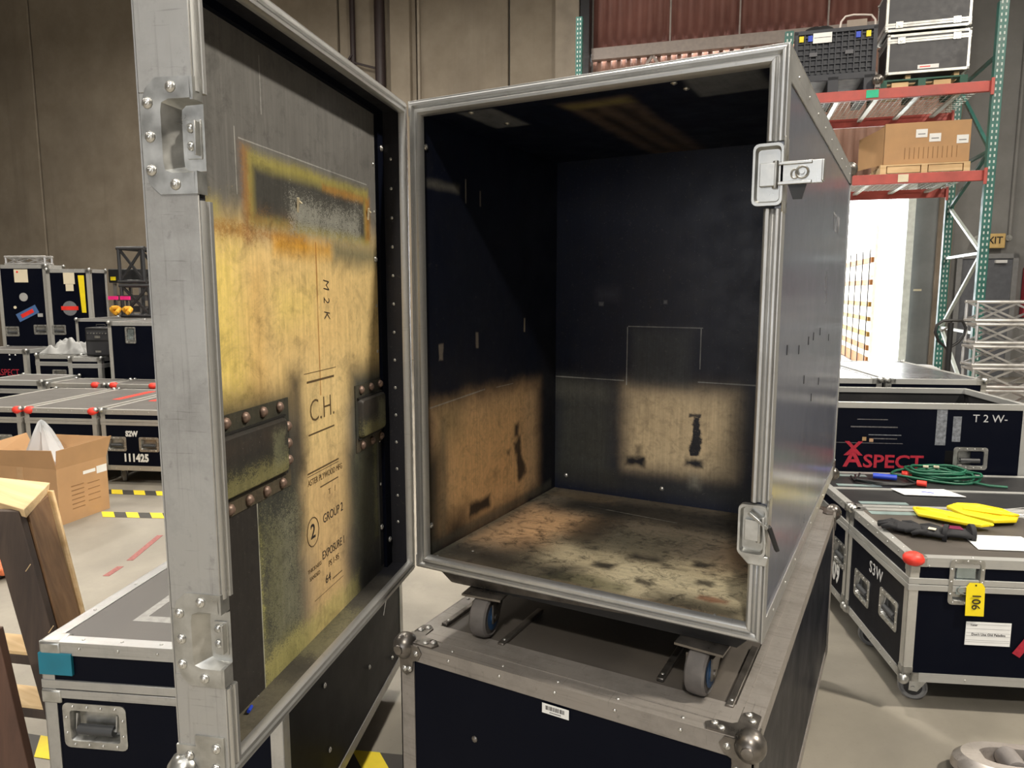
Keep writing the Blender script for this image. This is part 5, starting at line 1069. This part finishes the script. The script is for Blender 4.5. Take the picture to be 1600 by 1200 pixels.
m = MB().tube([(0, 0, 0), (0.02, 0, .14), (.06, 0, .19), (.14, 0, .20), (.25, 0, .19), (.32, 0, .18), (.36, 0, .13), (.37, 0, 0)], .011, 8); o = m.build('folding_frame', plain('cream coated tube', (.62, .55, .50), .4), None); o.location = ra(1.02, 9.0, 4.28); o.rotation_euler = (0, 0, BANG); tag(o, 'cream bent tube frame sticking out of the bulk container', 'frame')
MB().box((.08, .0, .02), (.28, .012, .15)).build('mesh_panel', plain('beige mesh', (.33, .27, .22), .7), o)
# two stacked cases on a green pallet
GP_ = thing('pallet', 'green and bare wood pallet under the two stacked rack cases', 'pallet', ra(1.44, 8.86, 3.646), BANG)
GW = plain('green painted wood', (.03, .10, .07), .7)
for x in (0, .37, .76): MB().box((x, 0, 0), (x + .07, .8, .075)).build('stringer', GW, GP_)
for k in range(5): MB().box((0, .01 + .17 * k, .075), (.83, .11 + .17 * k, .09)).build('deck_board', GW if k % 2 == 0 else BAREW, GP_)
for x in (.12, .52): MB().box((x, .02, .0), (x + .16, .6, .06)).build('spacer', BAREW, GP_)
def trunk(label, loc, w, d, h, seam):
    t = flight_case(label, loc, BANG, w, d, 0, h, seam, (), (), 'silver trimmed trunks on the top rack level', alu=SILV, casters=False, ex=.022, rivets=False, ball_r=.018, lam=plain('grey black trunk laminate', (.045, .045, .05), .5))
    for x in (.13, w - .13):
        MB().box((x - .035, -.012, seam - .03), (x + .035, -.005, seam + .035)).cyl((x, -.012, seam), (x, -.017, seam), .016, 10).build('butterfly_catch', ZINC, t)
    return t
t1 = trunk('silver trimmed trunk with red print label, lower of two', ra(1.50, 8.90, 3.80), .78, .5, .40, .335)
MB().box((.30, -.004, .035), (.50, -.0005, .075)).build('paper_label', PAPER, t1); MB().box((.32, -.0048, .05), (.42, -.0041, .06)).build('red_print', RED, t1)
for x in (.20, .66): MB().box((x, .05, -.053), (x + .05, .5, -.006)).build('wood_foot', BAREW, t1)
trunk('silver trimmed trunk stacked on top, cut by the upper frame edge', ra(1.47, 8.90, 4.235), .80, .5, .44, .06)
cs = MB().sphere((0, 0, 0), .06, 10, 6).box((-.02, -.03, -.08), (.03, .03, 0)).build('swivel_caster', ZINC_D, None); cs.location = ra(1.405, 8.79, 3.725); tag(cs, 'loose dirty caster wheel at the left end of the green pallet', 'caster')
# big carton with pallet on the lower level
BC = thing('cardboard_box', 'large closed cardboard carton with three white labels on lower rack level', 'box', ra(1.53, 8.90, 2.86), BANG)
MB().box((0, 0, 0), (.82, .75, .43)).build('carton', CARD, BC, bevel=.004)
MB().hexa([(-.20, .35, .0), (-.005, .0, 0), (-.005, .01, 0), (-.20, .36, .0), (-.20, .35, .34), (-.005, .0, .40), (-.005, .01, .40), (-.20, .36, .34)]).build('side_flap', CARD, BC)
for x, z in ((.30, .27), (.43, .22), (.69, .19)): MB().box((x, -.005, z), (x + .11, -.0005, z + .085)).build('white_label', PAPER, BC); MB().box((x + .02, -.0062, z + .03), (x + .09, -.0051, z + .04)).build('label_print', plain('grey print dark', (.2, .2, .2), .7), BC)
for k in range(12): MB().box((.20 + .045 * k, -.0016, .05), (.207 + .045 * k, -.0005, .17)).build('printed_line', CARD_D, BC)
PW = thing('pallet', 'pale wooden pallet under the large carton', 'pallet', ra(1.50, 8.88, 2.757), BANG)
for x in (0, .40, .80): MB().box((x, 0, 0), (x + .06, .8, .085)).build('stringer', BAREW, PW)
for k in range(6): MB().box((0, .0 + .14 * k, .085), (.86, .09 + .14 * k, .1)).build('deck_board', BAREW, PW)
for a, b in ((.07, .39), (.47, .79)): MB().box((a, .004, .012), (b, .7, .08)).build('block', BAREW, PW)

# exit sign and things on the right wall
EX = thing('exit_sign', 'cream emergency EXIT sign with twin lamp heads above the grey door', 'sign', ra(4.06, 14.44, 2.23), BANG)
BEI = plain('cream sign plastic', (.62, .42, .16), .5)
MB().box((0, 0, 0), (.40, .055, .25)).build('housing', BEI, EX, bevel=.012)
text('sign_letters', 'EXIT', .17, INK, EX, (.20, -.003, .13), (1, 0, 0), (0, 0, 1), sx=.9, bold=.002, depth=.002)
for x in (-.04, .44): MB().lathe([(.03, 0), (.055, -.05), (.05, -.06)], (x, .03, .17), (0, 1, 0), 12).bar((x, .03, .17), (.2, .03, .15), .03).build('lamp_head', ZINC, EX)
FX = thing('fire_cabinet', 'dark red cabinet on the wall right of the grey door', 'cabinet', ra(4.80, 14.42, 1.05), BANG)
MB().box((0, 0, 0), (.45, .16, .85)).build('cabinet', plain('dark red enamel', (.30, .015, .03), .5), FX, bevel=.01); MB().box((.05, -.008, .08), (.40, 0, .77)).build('door_panel', plain('dark red enamel door', (.26, .012, .025), .5), FX)
bs = MB().cyl((0, 0, 0), (0, -.01, 0), .06, 20).build('wall_sticker', BLUE, None); bs.location = ra(3.56, 14.445, 1.45); bs.rotation_euler = (0, 0, BANG); tag(bs, 'round blue sticker on the tan column by the loading door', 'sticker'); 
ws = MB().box((0, -.01, 0), (.13, 0, .035)).build('wall_sticker', CREAM, None); ws.location = ra(3.12, 14.54, 1.50); ws.rotation_euler = (0, 0, BANG); tag(ws, 'small cream label on the blue-grey wall beside the loading door', 'label')

# truss stack, pallet jack handle and clutter by the rack
TS = 'silver truss sections stacked by the rack'
TLB = ('topmost silver truss section of the stack by the rack', 'second silver truss section from the top of the stack', 'third silver truss section from the top of the stack', 'fourth silver truss section from the top, just above the orange board', 'fifth silver truss section of the stack, mostly behind the open case')
tz = 1.235
for k in range(5):
    truss(TLB[k], q22(3.22 + .01 * (k % 2), 6.65, tz - .192 * k), RA, 1.1, .185, ALT, TS, nseg=3, r=.014)
bo = MB().box((0, 0, 0), (1.15, .3, .04)).build('board', plain('orange brown board', (.40, .15, .08), .7), None); bo.location = q22(3.2, 6.62, .42); bo.rotation_euler = (0, 0, RA); tag(bo, 'orange brown board under the silver truss stack', 'board')
CB = flight_case('low silver edged case carrying the truss stack', q22(3.20, 6.5), RA, 1.3, .5, .10, .415, None, (), (), None, alu=SILV, rivets=False)
PJ = thing('pallet_jack', 'pallet jack with black looped handle standing in front of the rack', 'pallet jack', q22(2.88, 6.35, 0), RA)
m = MB().tube([(.0, 0, 1.02), (-.075, 0, 1.09), (-.105, 0, 1.16), (-.095, 0, 1.22), (-.05, 0, 1.255), (.02, 0, 1.26), (.10, 0, 1.255), (.13, 0, 1.20), (.12, 0, 1.14), (.08, 0, 1.08)], .012, 8, True); m.build('handle_loop', BLACK, PJ)
MB().cyl((.012, 0, .30), (.012, 0, 1.24), .022, 10).build('shaft', BLACK, PJ); MB().bar((-.02, -.01, 1.20), (-.07, -.03, 1.17), .012).build('release_lever', ZINC, PJ)
JR = plain('grey pump paint', (.13, .13, .13), .5); MB().cyl((.012, 0, .06), (.012, 0, .34), .06, 14).build('pump', JR, PJ); MB().cyl((-.07, 0, .09), (.09, 0, .09), .088, 16).build('steer_wheel', BLACK, PJ)
for x in (-.22, .10): MB().box((x, .10, .04), (x + .15, 1.2, .10)).build('fork', JR, PJ, bevel=.01)
MB().box((-.22, .04, .05), (.25, .14, .30)).build('frame_block', JR, PJ)
# pale bags and a barrier behind the jack
m = MB().sphere((0, 0, .2), .26, 12, 8, (1.2, .7, .75)).sphere((.05, .0, .52), .22, 12, 8, (1.1, .7, .75)); o = m.build('sack_pile', plain('white plastic sacks', (.7, .7, .72), .5), None, kind=None); 
o.location = ra(2.05, 9.1, .0); tag(o, 'white plastic sacks piled at the foot of the rack', 'sacks'); o['kind'] = 'stuff'
MB().hexa([(-.02, -.22, .28), (.10, -.22, .28), (.10, -.20, .28), (-.02, -.20, .28), (.0, -.22, .5), (.02, -.22, .5), (.02, -.20, .5), (.0, -.20, .5)]).build('red_flag', RED, o)
CN = flight_case('dark case standing on the floor beneath the exit door, behind the truss stack', ra(3.9, 10.6, 0)[:3], BANG, 1.2, .6, .12, .95, None, (), (), None, alu=SILV, rivets=False)
